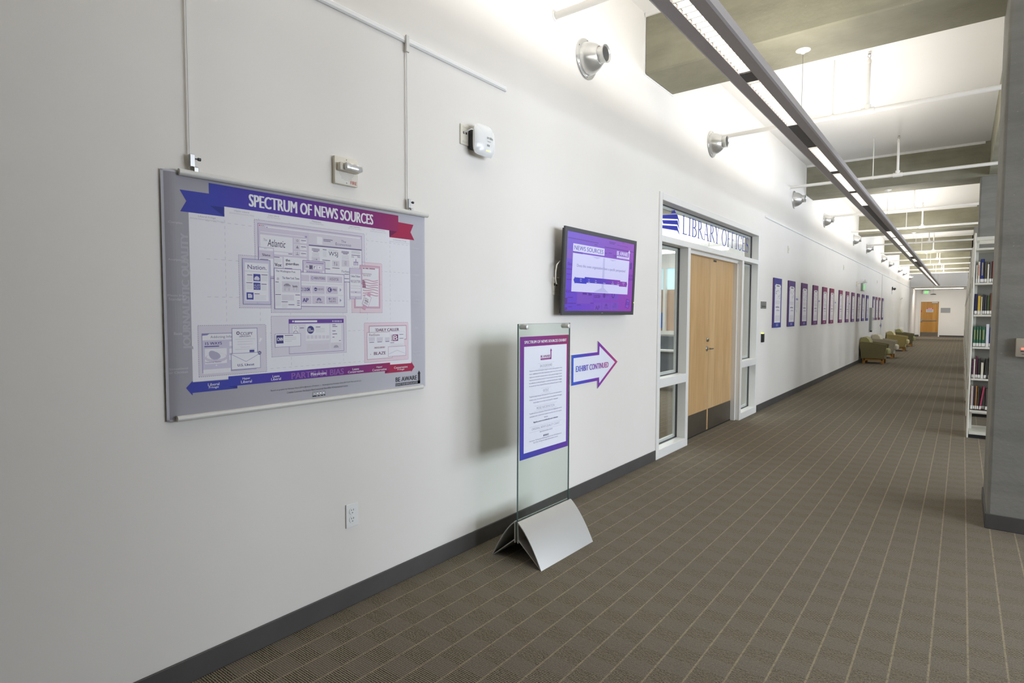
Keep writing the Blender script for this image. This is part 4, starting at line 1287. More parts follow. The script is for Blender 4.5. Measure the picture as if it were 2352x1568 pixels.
# double doors
dr = empty_struct('door_1', (-.1, 6.98, 0), 'pair of maple veneer office doors with steel kick plates')
for s, (y0, y1) in enumerate(((6.066, 6.976), (6.984, 7.896))):
    bm = nb(); box(bm, -.145, -.1, y0, y1, .012, 2.075, .002, 1); lf = obj('leaf', bm, M_WOOD, dr)
    bm = nb(); box(bm, -.1, -.0985, y0+.02, y1-.02, .014, .265); obj('kick_plate', bm, M_DARKSTEEL, lf)
    for z in (.28, 1.1, 1.85):
        bm = nb(); yy = y0+.004 if s == 0 else y1-.004
        tube(bm, [(-.094, yy, z-.05), (-.094, yy, z+.05)], .007, 8); obj('hinge', bm, M_STEEL, lf, True)
    if s == 0:
        bm = nb(); lathe(bm, (-.1, 6.915, 1.0), (1, 0, 0), [(0, .033), (.008, .033), (.011, .028), (.012, .012), (.045, .011)], 20, True)
        tube(bm, [(-.056, 6.915, 1.0), (-.052, 6.94, 1.0), (-.05, 7.0, .998), (-.056, 7.03, .997)], [.011, .011, .009, .008], 10); obj('lever_handle', bm, M_CHROME, lf, True)
        bm = nb(); lathe(bm, (-.1, 6.92, 1.105), (1, 0, 0), [(0, .026), (.012, .026), (.02, .021), (.022, .001)], 20, True); obj('deadbolt', bm, M_CHROME, lf, True)
    else:
        bm = nb(); box(bm, -.1, -.097, 7.1, 7.2, 2.045, 2.066); obj('door_coordinator', bm, M_DKGREY, lf)
    bm = nb(); box(bm, -.104, -.096, y0+.01 if s == 0 else y0, y1, .0, .012); obj('door_sweep', bm, M_BLACK, lf)

# ------------------------------------------------------------------ office beyond the glass
M_OFFW = paint_mat('office_paint', '#e4e4e2', .02)
bm = nb(); box(bm, -6.1, -6, 3.0, 16, 0, 3.1); struct('wall_office_far', bm, M_OFFW)
bm = nb(); box(bm, -6, -.2, 2.9, 3.0, 0, 3.1); struct('wall_office_near', bm, M_OFFW)
bm = nb(); box(bm, -6.1, -.2, 2.9, 16, 3.1, 3.2); struct('ceiling_office', bm, M_CEIL)
bm = nb(); box(bm, -6, -.2, 15.0, 15.1, 0, .83); box(bm, -6, -.2, 15.0, 15.1, 2.75, 3.1); box(bm, -3.45, -.2, 15.0, 15.1, .83, 2.75); struct('wall_office_glazed', bm, M_OFFW)
gw = empty_struct('window_20', (-4.7, 15, .83), 'interior glazed screen seen through the sidelight')
bm = nb()
for q in ((-6, -3.45, .83, .93), (-6, -3.45, 2.62, 2.75), (-4.12, -4.05, .93, 2.62), (-3.52, -3.45, .93, 2.62), (-4.8, -4.73, .93, 2.62)): box(bm, q[0], q[1], 14.97, 15.09, q[2], q[3])
obj('window_frame', bm, M_TRIM, gw)
M_SKYPANE = emit_mat('daylit_blind', '#bfe0ea', .42)
bm = nb(); box(bm, -6, -3.5, 15.12, 15.13, 2.05, 2.62); obj('daylit_blind', bm, M_SKYPANE, gw)
bm = nb(); box(bm, -6, -3.5, 15.12, 15.14, .93, 2.05); obj('timber_panel', bm, plain('pale_timber', '#c3a48a', .5, var=.1, scale=3), gw)
bm = nb(); box(bm, -4.35, -4.12, 15.09, 15.11, 1.0, 1.42); obj('poster_sheet', bm, plain('blue_poster', '#5b7fc4', .5, var=.5, scale=9), gw)
P = Print(.001); P.poly([(-4.42, 2.31), (-4.2, 2.27), (-4.42, 2.23)], lin('#d4605a'), 1); P.poly([(-4.41, 2.295), (-4.24, 2.27), (-4.41, 2.245)], lin('#e8eeee'), 2)
P.build('pennant', M_PRINT, lambda u, v, L: (u, 14.96-L, v), gw)
area('office_light', (-2.6, 7.5, 3.0), (0, 0, -1), 1.0, 6.0, 80, (.9, .95, 1))
area('office_ceiling_fill', (-2.4, 12.2, 2.5), (0, .2, 1), 2.4, 5.0, 42, (.97, .98, 1))  # fill lamp without a fixture, added to whiten the ceiling behind the transom
area('office_light', (-3.0, 12.8, 3.0), (0, 0, -1), 3.0, 2.0, 45, (.85, .93, 1))
ol = thing('ceiling_light', 'bright linear light on the office ceiling seen through the sidelight', 'light', (-2.8, 12.4, 2.74))
M_TUBE = emit_mat('tube_glow', '#f4f6f4', 2.2)
bm = nb(); box(bm, -4.2, -1.6, 12.35, 12.45, 2.74, 2.78); obj('diffuser', bm, M_TUBE, ol)
bm = nb(); box(bm, -4.2, -1.6, 12.33, 12.47, 2.78, 2.82); obj('housing', bm, M_WHITEPL, ol)
for x in (-3.8, -2.0):
    bm = nb(); tube(bm, [(x, 12.4, 2.82), (x, 12.4, 3.1)], .006, 6); obj('suspension_rod', bm, M_STEEL, ol)
dk = thing('reception_desk', 'grey fronted reception desk with white top inside the office', 'desk', (-2.2, 10, 0))
bm = nb(); box(bm, -3.2, -1.3, 10.0, 10.06, .12, .72); obj('front_panel', bm, plain('desk_grey', '#6d7277', .6, var=.05), dk)
bm = nb(); box(bm, -3.24, -1.26, 9.95, 10.75, .72, .76, .006, 1); obj('desk_top', bm, M_WHITEPL, dk)
for x in (-3.2, -1.36):
    bm = nb(); box(bm, x, x+.06, 10.06, 10.7, 0, .72); obj('side_panel', bm, plain('desk_grey', '#6d7277', .6), dk)
bm = nb(); box(bm, -3.1, -1.5, 10.1, 10.14, .76, 1.0); tag(obj('privacy_screen', bm, plain('screen_fabric', '#5f6468', .9, var=.1)), 'low dark privacy screen on the office reception desk', 'screen')
ct = thing('office_counter', 'pale counter seen through the narrow sidelight', 'counter', (-.9, 11.9, 0))
bm = nb(); box(bm, -1.6, -.25, 11.7, 12.3, 0, .92); obj('body', bm, plain('counter_grey', '#9a9c9c', .6, var=.04), ct)
bm = nb(); box(bm, -1.64, -.22, 11.66, 12.34, .92, .97, .006, 1); obj('counter_top', bm, M_WHITEPL, ct)
bm = nb(); bmesh.ops.create_icosphere(bm, subdivisions=3, radius=1)
for v in bm.verts:
    t = 1-.28*max(0, -v.co.z); v.co = Vector((-1.0+v.co.x*.13*t, 11.5+v.co.y*.13*t, 1.79+v.co.z*.235))
bl = thing('balloon', 'dark grey oval balloon seen through the narrow sidelight', 'balloon', (-1.0, 11.5, 1.55))
obj('balloon_skin', bm, M_DKGREY, bl, 'all')
bm = nb(); tube(bm, [(-1.0, 11.5, 1.56), (-.99, 11.5, 1.52), (-.95, 11.5, 1.49), (-.93, 11.5, 1.45), (-.95, 11.5, 1.2), (-.99, 11.7, .97)], .007, 6); obj('ribbon', bm, M_DKGREY, bl, True)
bm = nb(); lathe(bm, (-.6, 11.95, .971), (0, 0, 1), [(0, .17), (.06, .17), (.13, .15), (.19, .10), (.22, .03), (.222, .001)], 20, True); tag(obj('desk_dome', bm, M_DKGREY, None, True), 'dark rounded dome on the office counter', 'dome')

# ------------------------------------------------------------------ end door and end wall
d2 = empty_struct('door_2', (.7, YE, 0), 'golden oak exit door at the far end')
A0, A1 = .25, 1.15
bm = nb()
for q in ((A0-.055, A0, 0, 2.2), (A1, A1+.055, 0, 2.2), (A0, A1, 2.14, 2.2)): box(bm, q[0], q[1], YE-.03, YE+.01, q[2], q[3], .004, 1)
obj('door_frame', bm, M_TRIM, d2)
bm = nb(); box(bm, A0, A1, YE-.012, YE+.01, .01, 2.14); lf = obj('leaf', bm, M_OAK, d2)
bm = nb(); box(bm, A0+.01, A1-.01, YE-.015, YE-.012, .02, .27); obj('kick_plate', bm, M_DARKSTEEL, lf)
bm = nb(); box(bm, A0+.01, A0+.09, YE-.06, YE-.012, .9, 1.08, .01, 1); obj('latch_case', bm, M_CHROME, lf)
bm = nb(); box(bm, A0+.05, A1-.08, YE-.075, YE-.035, .98, 1.04, .008, 1); obj('panic_bar', bm, M_CHROME, lf)
bm = nb(); box(bm, A1-.36, A1-.06, YE-.07, YE-.012, 2.04, 2.12, .006, 1); obj('door_closer', bm, M_CHROME, lf)
P = Print(.001); P.rect(.52, 1.5, .88, 1.68, lin('#c4c4c8'), 1); P.rect(.58, 1.685, .86, 1.765, lin('#d4504a'), 1); P.text('STOP', .62, 1.7, .82, 1.75, lin('#f0e6e2'), 2, 'b')
for k in range(4): P.rect(.56, 1.53+k*.035, .84, 1.545+k*.035, lin('#8d8d92'), 2)
P.build('notice', M_PRINT, lambda u, v, L: (u, YE-.0125-L, v), lf)
bm = nb(); box(bm, A0+.01, A0+.06, YE-.03, YE-.012, 1.5, 1.62); o = obj('alarm_box', bm, plain('alarm_red', '#b44a44', .5), lf)
tag(obj('notice_board', box(nb(), 1.25, 1.71, YE-.025, YE, 1.47, 1.76, .004, 1), plain('board_grey', '#9a9a98', .6, var=.05)), 'small grey notice board beside the oak end door', 'board')
ex = thing('exit_sign', 'green lettered exit sign above the oak end door', 'sign', (.5, YE-.1, 2.65))
bm = nb(); box(bm, .33, .66, YE-.14, YE-.1, 2.62, 2.82, .004, 1); obj('housing', bm, plain('sign_clear', '#e8efe8', .3), ex)
bm = nb(); box(bm, .3, .69, YE-.16, YE-.02, 2.82, 2.86); obj('mounting_bar', bm, M_STEEL, ex)
P = Print(.001); P.text('EXIT', .41, 2.66, .62, 2.79, lin('#4fe04a'), 2, 'b')
M_EXIT = print_mat('exit_glow', emit=1.0)
P.build('lettering', M_EXIT, lambda u, v, L: (u, YE-.1405-L, v), ex)
al = thing('downlight', 'recessed downlight widened to imitate the lit ceiling before the oak end door', 'light', (.7, 41.5, 2.84))
bm = nb(); box(bm, .05, 2.3, 41.2, 41.8, 2.846, 2.858); obj('diffuser', bm, emit_mat('alcove_glow', '#fff6e6', 1.8), al)  # glowing panel stretched wide to stand in for the brightly lit alcove ceiling
area('alcove_light', (1.4, 42.0, 2.84), (0, .25, -1), 2.6, 2.6, 40, (1, .96, .9))
dd = thing('hanging_disc', 'small grey disc hanging on a wire before the end wall', 'fixture', (1.0, 38.0, 2.42))
bm = nb(); lathe(bm, (1.03, 38.4, 2.42), (0, 0, 1), [(0, .02), (.004, .12), (.02, .14), (.05, .09), (.06, .01)], 24, True); obj('disc', bm, M_STEEL, dd, True)
bm = nb(); tube(bm, [(1.03, 38.4, 2.47), (1.03, 38.4, 4.07)], .003, 6); obj('wire', bm, M_STEEL, dd)
# ------------------------------------------------------------------ pendant light
ph = thing('pendant_light', 'long grey linear pendant light with louvered lamp bays', 'light', (PX, 0, PZ))
HW = .112
PY0, PY1 = -2.0, 37.6
SW = .036                                                     # half width of the lamp slot
for s, nm in ((-1, 'side_wing'), (1, 'side_wing')):
    bm = nb()
    a, b = sorted((PX+s*SW, PX+s*HW))
    prof = [(PX+s*SW, PZ+.004), (PX+s*(HW-.012), PZ), (PX+s*HW, PZ+.006), (PX+s*HW, PZ+.056), (PX+s*(HW-.006), PZ+.056), (PX+s*(HW-.008), PZ+.014), (PX+s*SW, PZ+.018)]
    prism(bm, prof, lambda x, z: (x, PY0, z), lambda x, z: (x, PY1, z)); obj(nm, bm, M_FIXT, ph, 30)
bm = nb(); box(bm, PX-SW, PX+SW, PY0, PY1, PZ+.030, PZ+.034); box(bm, PX-HW+.008, PX+HW-.008, PY0, PY1, PZ+.026, PZ+.03); obj('reflector_tray', bm, M_WHITEPL, ph)
for y in (PY0, PY1):
    bm = nb(); box(bm, PX-HW, PX+HW, y-.012, y, PZ, PZ+.056, .003, 1); obj('end_cap', bm, M_FIXT, ph)
prev = PY0
blade_me = None
M_LAMP = emit_mat('lamp_glow', '#fffaf0', 2.0)
M_BLADE = plain('louver_white', '#f2f0ea', .35, .0)
for k, (a, b) in enumerate(LIT):
    bm = nb(); box(bm, PX-SW, PX+SW, prev, a, PZ+.006, PZ+.012); obj('unlit_strip', bm, M_FIXD, ph); prev = b  # dark colour stands in for louver bays switched off, also fills gaps
    bm = nb(); box(bm, PX-SW+.002, PX+SW-.002, a, b, PZ+.024, PZ+.0255); obj('lamp_panel', bm, M_LAMP, ph)
    if a < 2: 
        continue
    n = max(6, int((b-a)/.060))
    if k in range(4, 9) and a > 2:
        lv = None
        for i in range(n):
            y = a+(b-a)*(i+.5)/n
            if blade_me is None:
                bm = nb(); box(bm, -SW, SW, -.0025, .0025, .002, .022)
                o = obj('louver_blade', bm, M_BLADE, ph, local=True); blade_me = o.data
            else:
                o = bpy.data.objects.new('louver_blade', blade_me); COL.objects.link(o); o.parent = ph
            o.location = (0, y, 0)
    else:
        bm = nb()
        for i in range(n):
            y = a+(b-a)*(i+.5)/n; box(bm, PX-SW, PX+SW, y-.0022, y+.0022, PZ+.004, PZ+.021)
        obj('louver', bm, M_BLADE, ph, kind='stuff')
bm = nb(); box(bm, PX-SW, PX+SW, prev, PY1, PZ+.006, PZ+.012); obj('unlit_strip', bm, M_FIXD, ph)
# suspension points under the beams
for k, y in enumerate(BEAMS):
    y = y+.33
    t = thing('light_hanger', '%s thin suspension wire and white disc holding the pendant light' % ORD[k], 'hanger', (PX, y, ZB), group='suspension wires of the pendant light')
    bm = nb(); lathe(bm, (PX, y, ZB), (0, 0, -1), [(0, .055), (.006, .055), (.014, .03), (.03, .012), (.035, .002)], 24, True); obj('canopy_disc', bm, M_WHITEPL, t, True)
    bm = nb(); tube(bm, [(PX, y, ZB-.03), (PX, y, PZ+.036)], .0016, 6); obj('wire', bm, M_STEEL, t)

# ------------------------------------------------------------------ air nozzles on the wall
NOZ = [3.88, 6.66, 10.72, 13.45, 17.5, 20.1, 24.1, 26.7, 30.6, 33.2, 37.3]
t0 = None
for k, y in enumerate(NOZ):
    lb = 'spun aluminium air nozzle high on the white wall, %s from the hanging poster' % ORD[k]
    if t0 is None:
        t0 = t = thing('air_nozzle', lb, 'vent', (0, y, 3.33), group='air nozzles along the white wall')
        bm = nb(); lathe(bm, (0, y, 3.33), (1, 0, 0), [(0, .148), (.007, .148), (.012, .144), (.014, .118), (.02, .117)], 36); obj('flange', bm, M_SPUN, t, True)
        bm = nb(); lathe(bm, (0, y, 3.33), (1, 0, 0), [(.012, .119), (.035, .117), (.065, .108), (.095, .092), (.118, .074), (.126, .066), (.126, .06)], 36); obj('dome', bm, M_SPUN, t, True)
        bm = nb(); lathe(bm, (0, y, 3.33), (1, 0, 0), [(.122, .062), (.128, .058), (.165, .058), (.172, .065), (.176, .065), (.176, .06), (.168, .053), (.07, .053)], 36); obj('neck', bm, M_SPUN, t, True)
        bm = nb(); lathe(bm, (0, y, 3.33), (1, 0, 0), [(.09, .053), (.092, .001)], 24); obj('throat', bm, M_DKGREY, t)
        for i in range(6):
            q = 2*PI*(i+.5)/6
            bm = nb(); lathe(bm, (.007, y+.132*math.cos(q), 3.33+.132*math.sin(q)), (1, 0, 0), [(0, .006), (.007, .005), (.008, .001)], 8, True); obj('screw', bm, M_STEEL, t)
    else:
        t = copy_tree(t0); t.location = (0, y, 3.33); t['label'] = lb

# ------------------------------------------------------------------ sprinkler pipes
PIPES = [3.46, 6.98, 10.43, 14.05, 17.03, 20.7, 23.7, 27.3, 30.2, 33.6, 36.6]
t0 = None
for k, y in enumerate(PIPES):
    lb = '%s white sprinkler pipe crossing the corridor below the ceiling' % ORD[k]
    if t0 is None:
        t0 = t = thing('sprinkler_pipe', lb, 'pipe', (0, y, 3.485), group='sprinkler pipes below the ceiling')
        z = 3.485
        bm = nb(); tube(bm, [(.002, y, z), (8.9, y, z)], .024, 14); obj('branch_pipe', bm, M_PIPE, t, True)
        bm = nb(); lathe(bm, (0, y, z), (1, 0, 0), [(0, .038), (.006, .036), (.008, .025)], 20); obj('escutcheon', bm, M_PIPE, t, True)
        for j, x in enumerate((1.475, 4.6)):
            bm = nb(); tube(bm, [(x-.06, y, z), (x-.058, y, z), (x+.058, y, z), (x+.06, y, z)], [.026, .032, .032, .026], 14); tube(bm, [(x, y, z), (x, y, z+.06), (x, y, z+.062)], [.03, .03, .024], 14); obj('tee_fitting', bm, M_PIPE, t, True)
            bm = nb(); tube(bm, [(x, y, z+.05), (x, y, z+.47), (x, y, z+.475), (x, y, z+.505), (x, y, z+.51), (x, y, z+.53)], [.017, .017, .022, .021, .014, .013], 14); obj('riser', bm, M_PIPE, t, True)
            bm = nb()
            for s in (-1, 1): tube(bm, [(x, y, z+.53), (x+s*.012, y, z+.54), (x+s*.012, y, z+.555), (x, y, z+.566)], .0025, 6)
            lathe(bm, (x, y, z+.566), (0, 0, 1), [(0, .016), (.003, .016)], 14, True); obj('sprinkler_head', bm, M_STEEL, t)
        for x in (1.16, 3.6, 6.4):
            bm = nb(); tube(bm, [(x, y, z+.02), (x, y, ZC)], .006, 8); lathe(bm, (x, y, z), (1, 0, 0), [(-.012, .0255), (-.012, .029), (.012, .029), (.012, .0255)], 16); obj('hanger_rod', bm, M_PIPE, t)
    else:
        t = copy_tree(t0); t.location = (0, y, 3.485); t['label'] = lb

# ------------------------------------------------------------------ hanging rails, cables, poster
for k, (y0, y1, lb) in enumerate(((-1.0, 2.905, 'white picture rail above the large hanging poster'), (8.95, 38.9, 'long white picture rail above the row of exhibit panels'))):
    t = thing('picture_rail', lb, 'rail', (0, y0, 2.805))
    bm = nb(); prism(bm, [(0, 2.803), (.009, 2.803), (.012, 2.807), (.012, 2.828), (.009, 2.832), (0, 2.832)], lambda x, z: (x, y0, z), lambda x, z: (x, y1, z)); obj('rail_body', bm, M_WHITEPL, t)
    bm = nb(); box(bm, .012, .0135, y0+.01, y1-.01, 2.809, 2.812); obj('lip', bm, M_ALU, t)
    if k == 1:
        for q in range(9):
            yy = 11.4+q*3.0
            bm = nb(); box(bm, .011, .016, yy, yy+.35+.1*(q % 3), 2.806, 2.829, .002, 1); obj('rail_clip', bm, M_WHITEPL, t)
for k, y in enumerate((1.003, 2.078)):
    t = thing('hanging_cable', ('cable holding the poster end nearest the camera edge of the wall', 'cable holding the poster end below the fire alarm strobe')[k] if False else
              ('slim hanging rod holding the blue end of the poster', 'slim hanging rod holding the red end of the poster')[k], 'hanger', (.012, y, 1.95), group='rods holding the poster')
    bm = nb(); box(bm, .012, .016, y-.0035, y+.0035, 1.955, 2.82); obj('flat_rod', bm, M_PIPE, t)
    bm = nb(); box(bm, .011, .023, y-.011, y+.011, 2.755, 2.84, .002, 1); obj('rail_hook', bm, M_ALU, t)
    bm = nb(); box(bm, .012, .028, y-.008, y+.012, 1.965, 2.012, .002, 1); c = obj('clamp', bm, M_CHROME, t)
    bm = nb(); tube(bm, [(.02, y+.012, 1.998), (.02, y+.024, 1.998), (.02, y+.0245, 1.998), (.02, y+.034, 1.998)], [.0025, .0025, .006, .006], 10); obj('thumb_screw', bm, M_DKGREY, c)
    bm = nb(); box(bm, .016, .034, y+.002, y+.022, 1.945, 1.966, .003, 1); obj('rod_hook', bm, M_CHROME, c)
PO_Y, PO_Z, PO_W, PO_H, PO_X = .900, 1.022, 1.302, .920, .020
def curl(u):
    u = u/1000
    d = 0
    if u < .05: d = -.012*((.05-u)/.05)**2
    if u > PO_W-.03: d = -.010*((u-PO_W+.03)/.03)**2
    return d
po = thing('hanging_poster', 'large landscape poster with purple title ribbon hanging from rods', 'poster', (PO_X, PO_Y, PO_Z))
P = Print(1.0)
nu = 40
us = sorted(set([PO_W*1000*k/nu for k in range(nu+1)]+[PO_W*1000-30*k/5 for k in range(6)]+[50*k/6 for k in range(7)]))
SHEETC = lambda u, v: lerp3(lin('#a3a0a6'), lin('#bfbec4'), min(1, max(0, u/1300)))
for a, b in zip(us, us[1:]):
    P.rect(a, 0, b, PO_H*1000, SHEETC, 0)
place = lambda u, v, L: (PO_X+L+curl(u), PO_Y+u/1000, PO_Z+v/1000)
sheet = P.build('sheet', M_VINYL, place, po)
sol = sheet.modifiers.new('thickness', 'SOLIDIFY'); sol.thickness = .0006; sol.offset = -1
P = Print(1.0)
for a, b in zip(us, us[1:]):
    for v0, v1 in ((0, 6), (PO_H*1000-6, PO_H*1000)): P.rect(a, v0, b, v1, lin('#d6d5dc'), .00012)
    if b < 9 or a > PO_W*1000-9: P.rect(a, 0, b, PO_H*1000, lin('#d6d5dc'), .00012)
P.build('white_margin', M_VINYL, place, po)
P = Print(.00016); run_print(P, [d for d in POSTER if not (d[0] == 'T' and d[1] == 'SPECTRUM OF NEWS SOURCES')]); P.build('printed_chart', M_VINYL, lambda u, v, L: place(u, v, L), po)
P = Print(.00016); run_print(P, [d for d in POSTER if d[0] == 'T' and d[1] == 'SPECTRUM OF NEWS SOURCES']); P.build('title_lettering', M_VINYL, lambda u, v, L: place(u, v, L), po)
bm = nb(); tube(bm, [(PO_X+.006, .955, 1.938), (PO_X+.006, 2.206, 1.944)], .0125, 18); obj('top_rod', bm, plain('satin_rod', '#dad8d0', .35, .0), po, True)
bm = nb(); tube(bm, [(PO_X+.006, .928, 1.03), (PO_X+.006, 2.165, 1.027)], .0115, 18); obj('bottom_rod', bm, plain('satin_rod', '#dad8d0', .35, .0), po, True)

# ------------------------------------------------------------------ fire alarm strobe
def strobe(y0, z0, lb, w=.131, detail=True):
    t = thing('fire_strobe', lb, 'alarm', (0, y0, z0))
    h = .126*w/.131
    bm = nb(); box(bm, 0, .019, y0, y0+w, z0, z0+h, .004, 2); obj('wall_plate', bm, M_CREAM, t, 30)
    bm = nb(); box(bm, .019, .045, y0+.012, y0+w*.93, z0+h*.47, z0+h*.76, .005, 2); obj('strobe_body', bm, M_CREAM, t, 30)
    bm = nb(); box(bm, .04, .066, y0+.03, y0+w*.965, z0+h*.49, z0+h*.75, .008, 2); obj('strobe_lens', bm, plain('strobe_lens', '#d9d8d4', .12, .35, var=.3, scale=60), t, 30)
    if detail:
        bm = nb()
        for i in range(13):
            for j in range(14):
                yy, zz = (i-6)/6.5, (j-6.5)/7
                if yy*yy+zz*zz < 1 and not -.12 < zz < .52:
                    lathe(bm, (.0188, y0+w*.5+yy*.042, z0+h*.52+zz*.046), (1, 0, 0), [(0, .0012), (.0004, .0012)], 6, True)
        obj('speaker_holes', bm, M_DKGREY, t, kind='stuff')
        P = Print(.0003); P.text('FIRE', y0+.086, z0+.008, y0+.122, z0+.0235, lin('#c25a4c'), 1, 'b2'); P.build('lettering', M_PRINT, lambda u, v, L: (.0192+L, u, v), t)
        for zz in (.01, h-.01):
            bm = nb(); lathe(bm, (.019, y0+w*.5, z0+zz), (1, 0, 0), [(0, .003), (.001, .002)], 8, True); obj('screw', bm, M_STEEL, t)
    return t
strobe(1.631, 2.017, 'square cream fire alarm strobe above the hanging poster')
strobe(18.25, 2.16, 'small cream alarm strobe beside the green wall exit sign', .13, False)
strobe(32.5, 2.05, 'small cream alarm strobe beyond the armchairs', .13, False)

# ------------------------------------------------------------------ wireless access point
ap = thing('access_point', 'white rounded wireless access point on a wall bracket', 'router', (0, 2.49, 2.39))
bm = nb(); box(bm, 0, .008, 2.487, 2.56, 2.39, 2.505, .003, 1); pl = obj('wall_plate', bm, M_CREAM, ap)
for z in (2.405, 2.487):
    bm = nb(); box(bm, .008, .009, 2.505, 2.545, z, z+.008); obj('label_window', bm, M_SHELF, pl)
for y in (2.508, 2.528):
    bm = nb(); box(bm, .008, .0095, y, y+.012, 2.452, 2.464); obj('data_port', bm, M_DKGREY, pl)
bm = nb(); tube(bm, [(.01, 2.514, 2.458), (.03, 2.514, 2.462), (.05, 2.53, 2.474), (.055, 2.556, 2.478)], .0032, 8); obj('data_cable', bm, M_WHITEPL, ap, True)
bm = nb(); box(bm, .002, .05, 2.553, 2.62, 2.372, 2.49, .008, 1); obj('bracket', bm, M_BLACK, ap)
bm = nb()
cy, cz, hs = 2.634, 2.428, .090
N = 24
grid = []
for i in range(N+1):
    row = []
    for j in range(N+1):
        a, b = 2*i/N-1, 2*j/N-1
        # squircle mapping, domed face with four soft creases
        k = max(abs(a), abs(b)); r = math.hypot(a, b) or 1
        q = k/max(1e-6, (abs(a)**5+abs(b)**5)**.2)
        x = .052+.036*(1-.62*(a*a+b*b)*.5-.3*max(abs(a), abs(b))**6)
        row.append(bm.verts.new((x, cy+a*hs*q*(1+.02*(1-b*b)), cz+b*hs*q)))
    grid.append(row)
for i in range(N):
    for j in range(N): bm.faces.new((grid[i][j], grid[i+1][j], grid[i+1][j+1], grid[i][j+1]))
edge = [grid[i][0] for i in range(N)]+[grid[N][j] for j in range(N)]+[grid[i][N] for i in range(N, 0, -1)]+[grid[0][j] for j in range(N, 0, -1)]
bk = [bm.verts.new((.046, cy+(v.co.y-cy)*.93, cz+(v.co.z-cz)*.93)) for v in edge]
for i in range(len(edge)):
    bm.faces.new((edge[i], edge[(i+1) % len(edge)], bk[(i+1) % len(edge)], bk[i]))
bm.faces.new(bk[::-1])
obj('cover', bm, plain('gloss_white', '#f2f2ee', .18, var=.01), ap, 60)
apx = lambda u, v: .052+.036*(1-.62*(((u-cy)/hs)**2+((v-cz)/hs)**2)*.5-.3*max(abs(u-cy), abs(v-cz))**6/hs**6)+.0012
P = Print(.0003); P.text('aruba', 2.625, 2.436, 2.683, 2.452, lin('#8a8a88'), 1, 'm'); P.rect(2.63, 2.42, 2.66, 2.424, lin('#b4b4b0'), 1); P.rect(2.627, 2.400, 2.652, 2.404, lin('#8b8c88'), 1); P.rect(2.627, 2.394, 2.652, 2.398, lin('#8b8c88'), 1)
P.build('lettering', M_PRINT, lambda u, v, L: (apx(u, v)+L, u, v), ap)
M_LED = emit_mat('led_green', '#c8f04a', 2.0)
for q in range(4):
    y = 2.626+q*.008+(.004 if q > 1 else 0); z = 2.367
    bm = nb(); box(bm, apx(y, z)-.001, apx(y, z)+.0008, y, y+.004, z, z+.005); obj('status_light', bm, M_LED, ap)

# ------------------------------------------------------------------ power outlet
ou = thing('power_outlet', 'white duplex power outlet low on the wall under the poster', 'outlet', (0, 1.682, .386))
bm = nb(); box(bm, 0, .006, 1.682, 1.752, .387, .503, .003, 2); obj('cover_plate', bm, M_WHITEPL, ou)
for z in (.425, .466):
    bm = nb(); lathe(bm, (.006, 1.717, z), (1, 0, 0), [(0, .0175), (.002, .0172), (.0021, .001)], 20, True); rc = obj('receptacle', bm, M_WHITEPL, ou)
    for (dy, h, dz) in ((-.006, .007, .002), (.006, .009, .001)):
        bm = nb(); box(bm, .0079, .0086, 1.717+dy-.0012, 1.717+dy+.0012, z+dz, z+dz+h); obj('slot', bm, M_DKGREY, rc)
    bm = nb(); lathe(bm, (.0079, 1.717, z-.008), (1, 0, 0), [(0, .0026), (.0007, .0026)], 10, True); obj('earth_hole', bm, M_DKGREY, rc)

# ------------------------------------------------------------------ television
tv = thing('television', 'wall mounted flat television showing a purple news slide', 'television', (0, 3.99, 1.72))
TW, TH = 1.122, .622
ty0, tz0 = 3.446, 1.409
TA = math.atan2(.024, .62)
def tvp(u, v, d):
    """u along the wall, v up the panel, d out of its face"""
    return (.083+v*math.sin(TA)+d*math.cos(TA), ty0+u, tz0+v*math.cos(TA)-d*math.sin(TA))
def tvbox(bm, u0, u1, v0, v1, d0, d1):
    vs = [bm.verts.new(tvp(u, v, d)) for u in (u0, u1) for v in (v0, v1) for d in (d0, d1)]
    for f in ((0, 1, 3, 2), (4, 6, 7, 5), (0, 4, 5, 1), (2, 3, 7, 6), (0, 2, 6, 4), (1, 5, 7, 3)): bm.faces.new([vs[i] for i in f])
bm = nb(); tvbox(bm, .012, TW-.012, .012, TH-.012, -.03, -.004); obj('back_case', bm, M_BLACK, tv)
M_BEZ = plain('bezel_grey', '#454447', .4, var=.03)
bz = None
for q in ((0, .034, 0, TH), (TW-.034, TW, 0, TH), (.034, TW-.034, 0, .03), (.034, TW-.034, TH-.03, TH)):
    bm = nb(); tvbox(bm, *q, -.012, .0); obj('bezel', bm, M_BEZ, tv)
P = Print(.0003)
SBG = stops((0, '#5f44cf'), (.5, '#7a44c4'), (1, '#9440b4'))
for i in range(12):
    for j in range(6):
        P.rect(1084*i/12, 562*j/6, 1084*(i+1)/12, 562*(j+1)/6, lambda u, v: lerp3(SBG(u/1084), lin('#8c5fd8'), .25*v/562), 0)
P.build('screen', M_SCREEN, lambda u, v, L: tvp(.034+u*.973/1000, .03+v/1000, -.0035+L), tv)
P = Print(.0004, .05); run_print(P, SCREEN); P.build('screen_slide', M_SCREEN, lambda u, v, L: tvp(.035+u*.973/1000, .030+v*.982/1000, -.0034+L), tv)
bm = nb(); tvbox(bm, TW-.007, TW-.001, .1, .107, 0, .0006); obj('status_light', bm, M_LED, tv)
P = Print(.0003); P.rect(.565, .012, .59, .018, lin('#8a8a8c'), 1); P.build('maker_mark', M_PRINT, lambda u, v, L: tvp(u, v, .0002+L), tv)
bm = nb(); box(bm, .0, .016, 3.6, 4.4, 1.6, 1.88, .003, 1); obj('wall_bracket', bm, M_BLACK, tv)
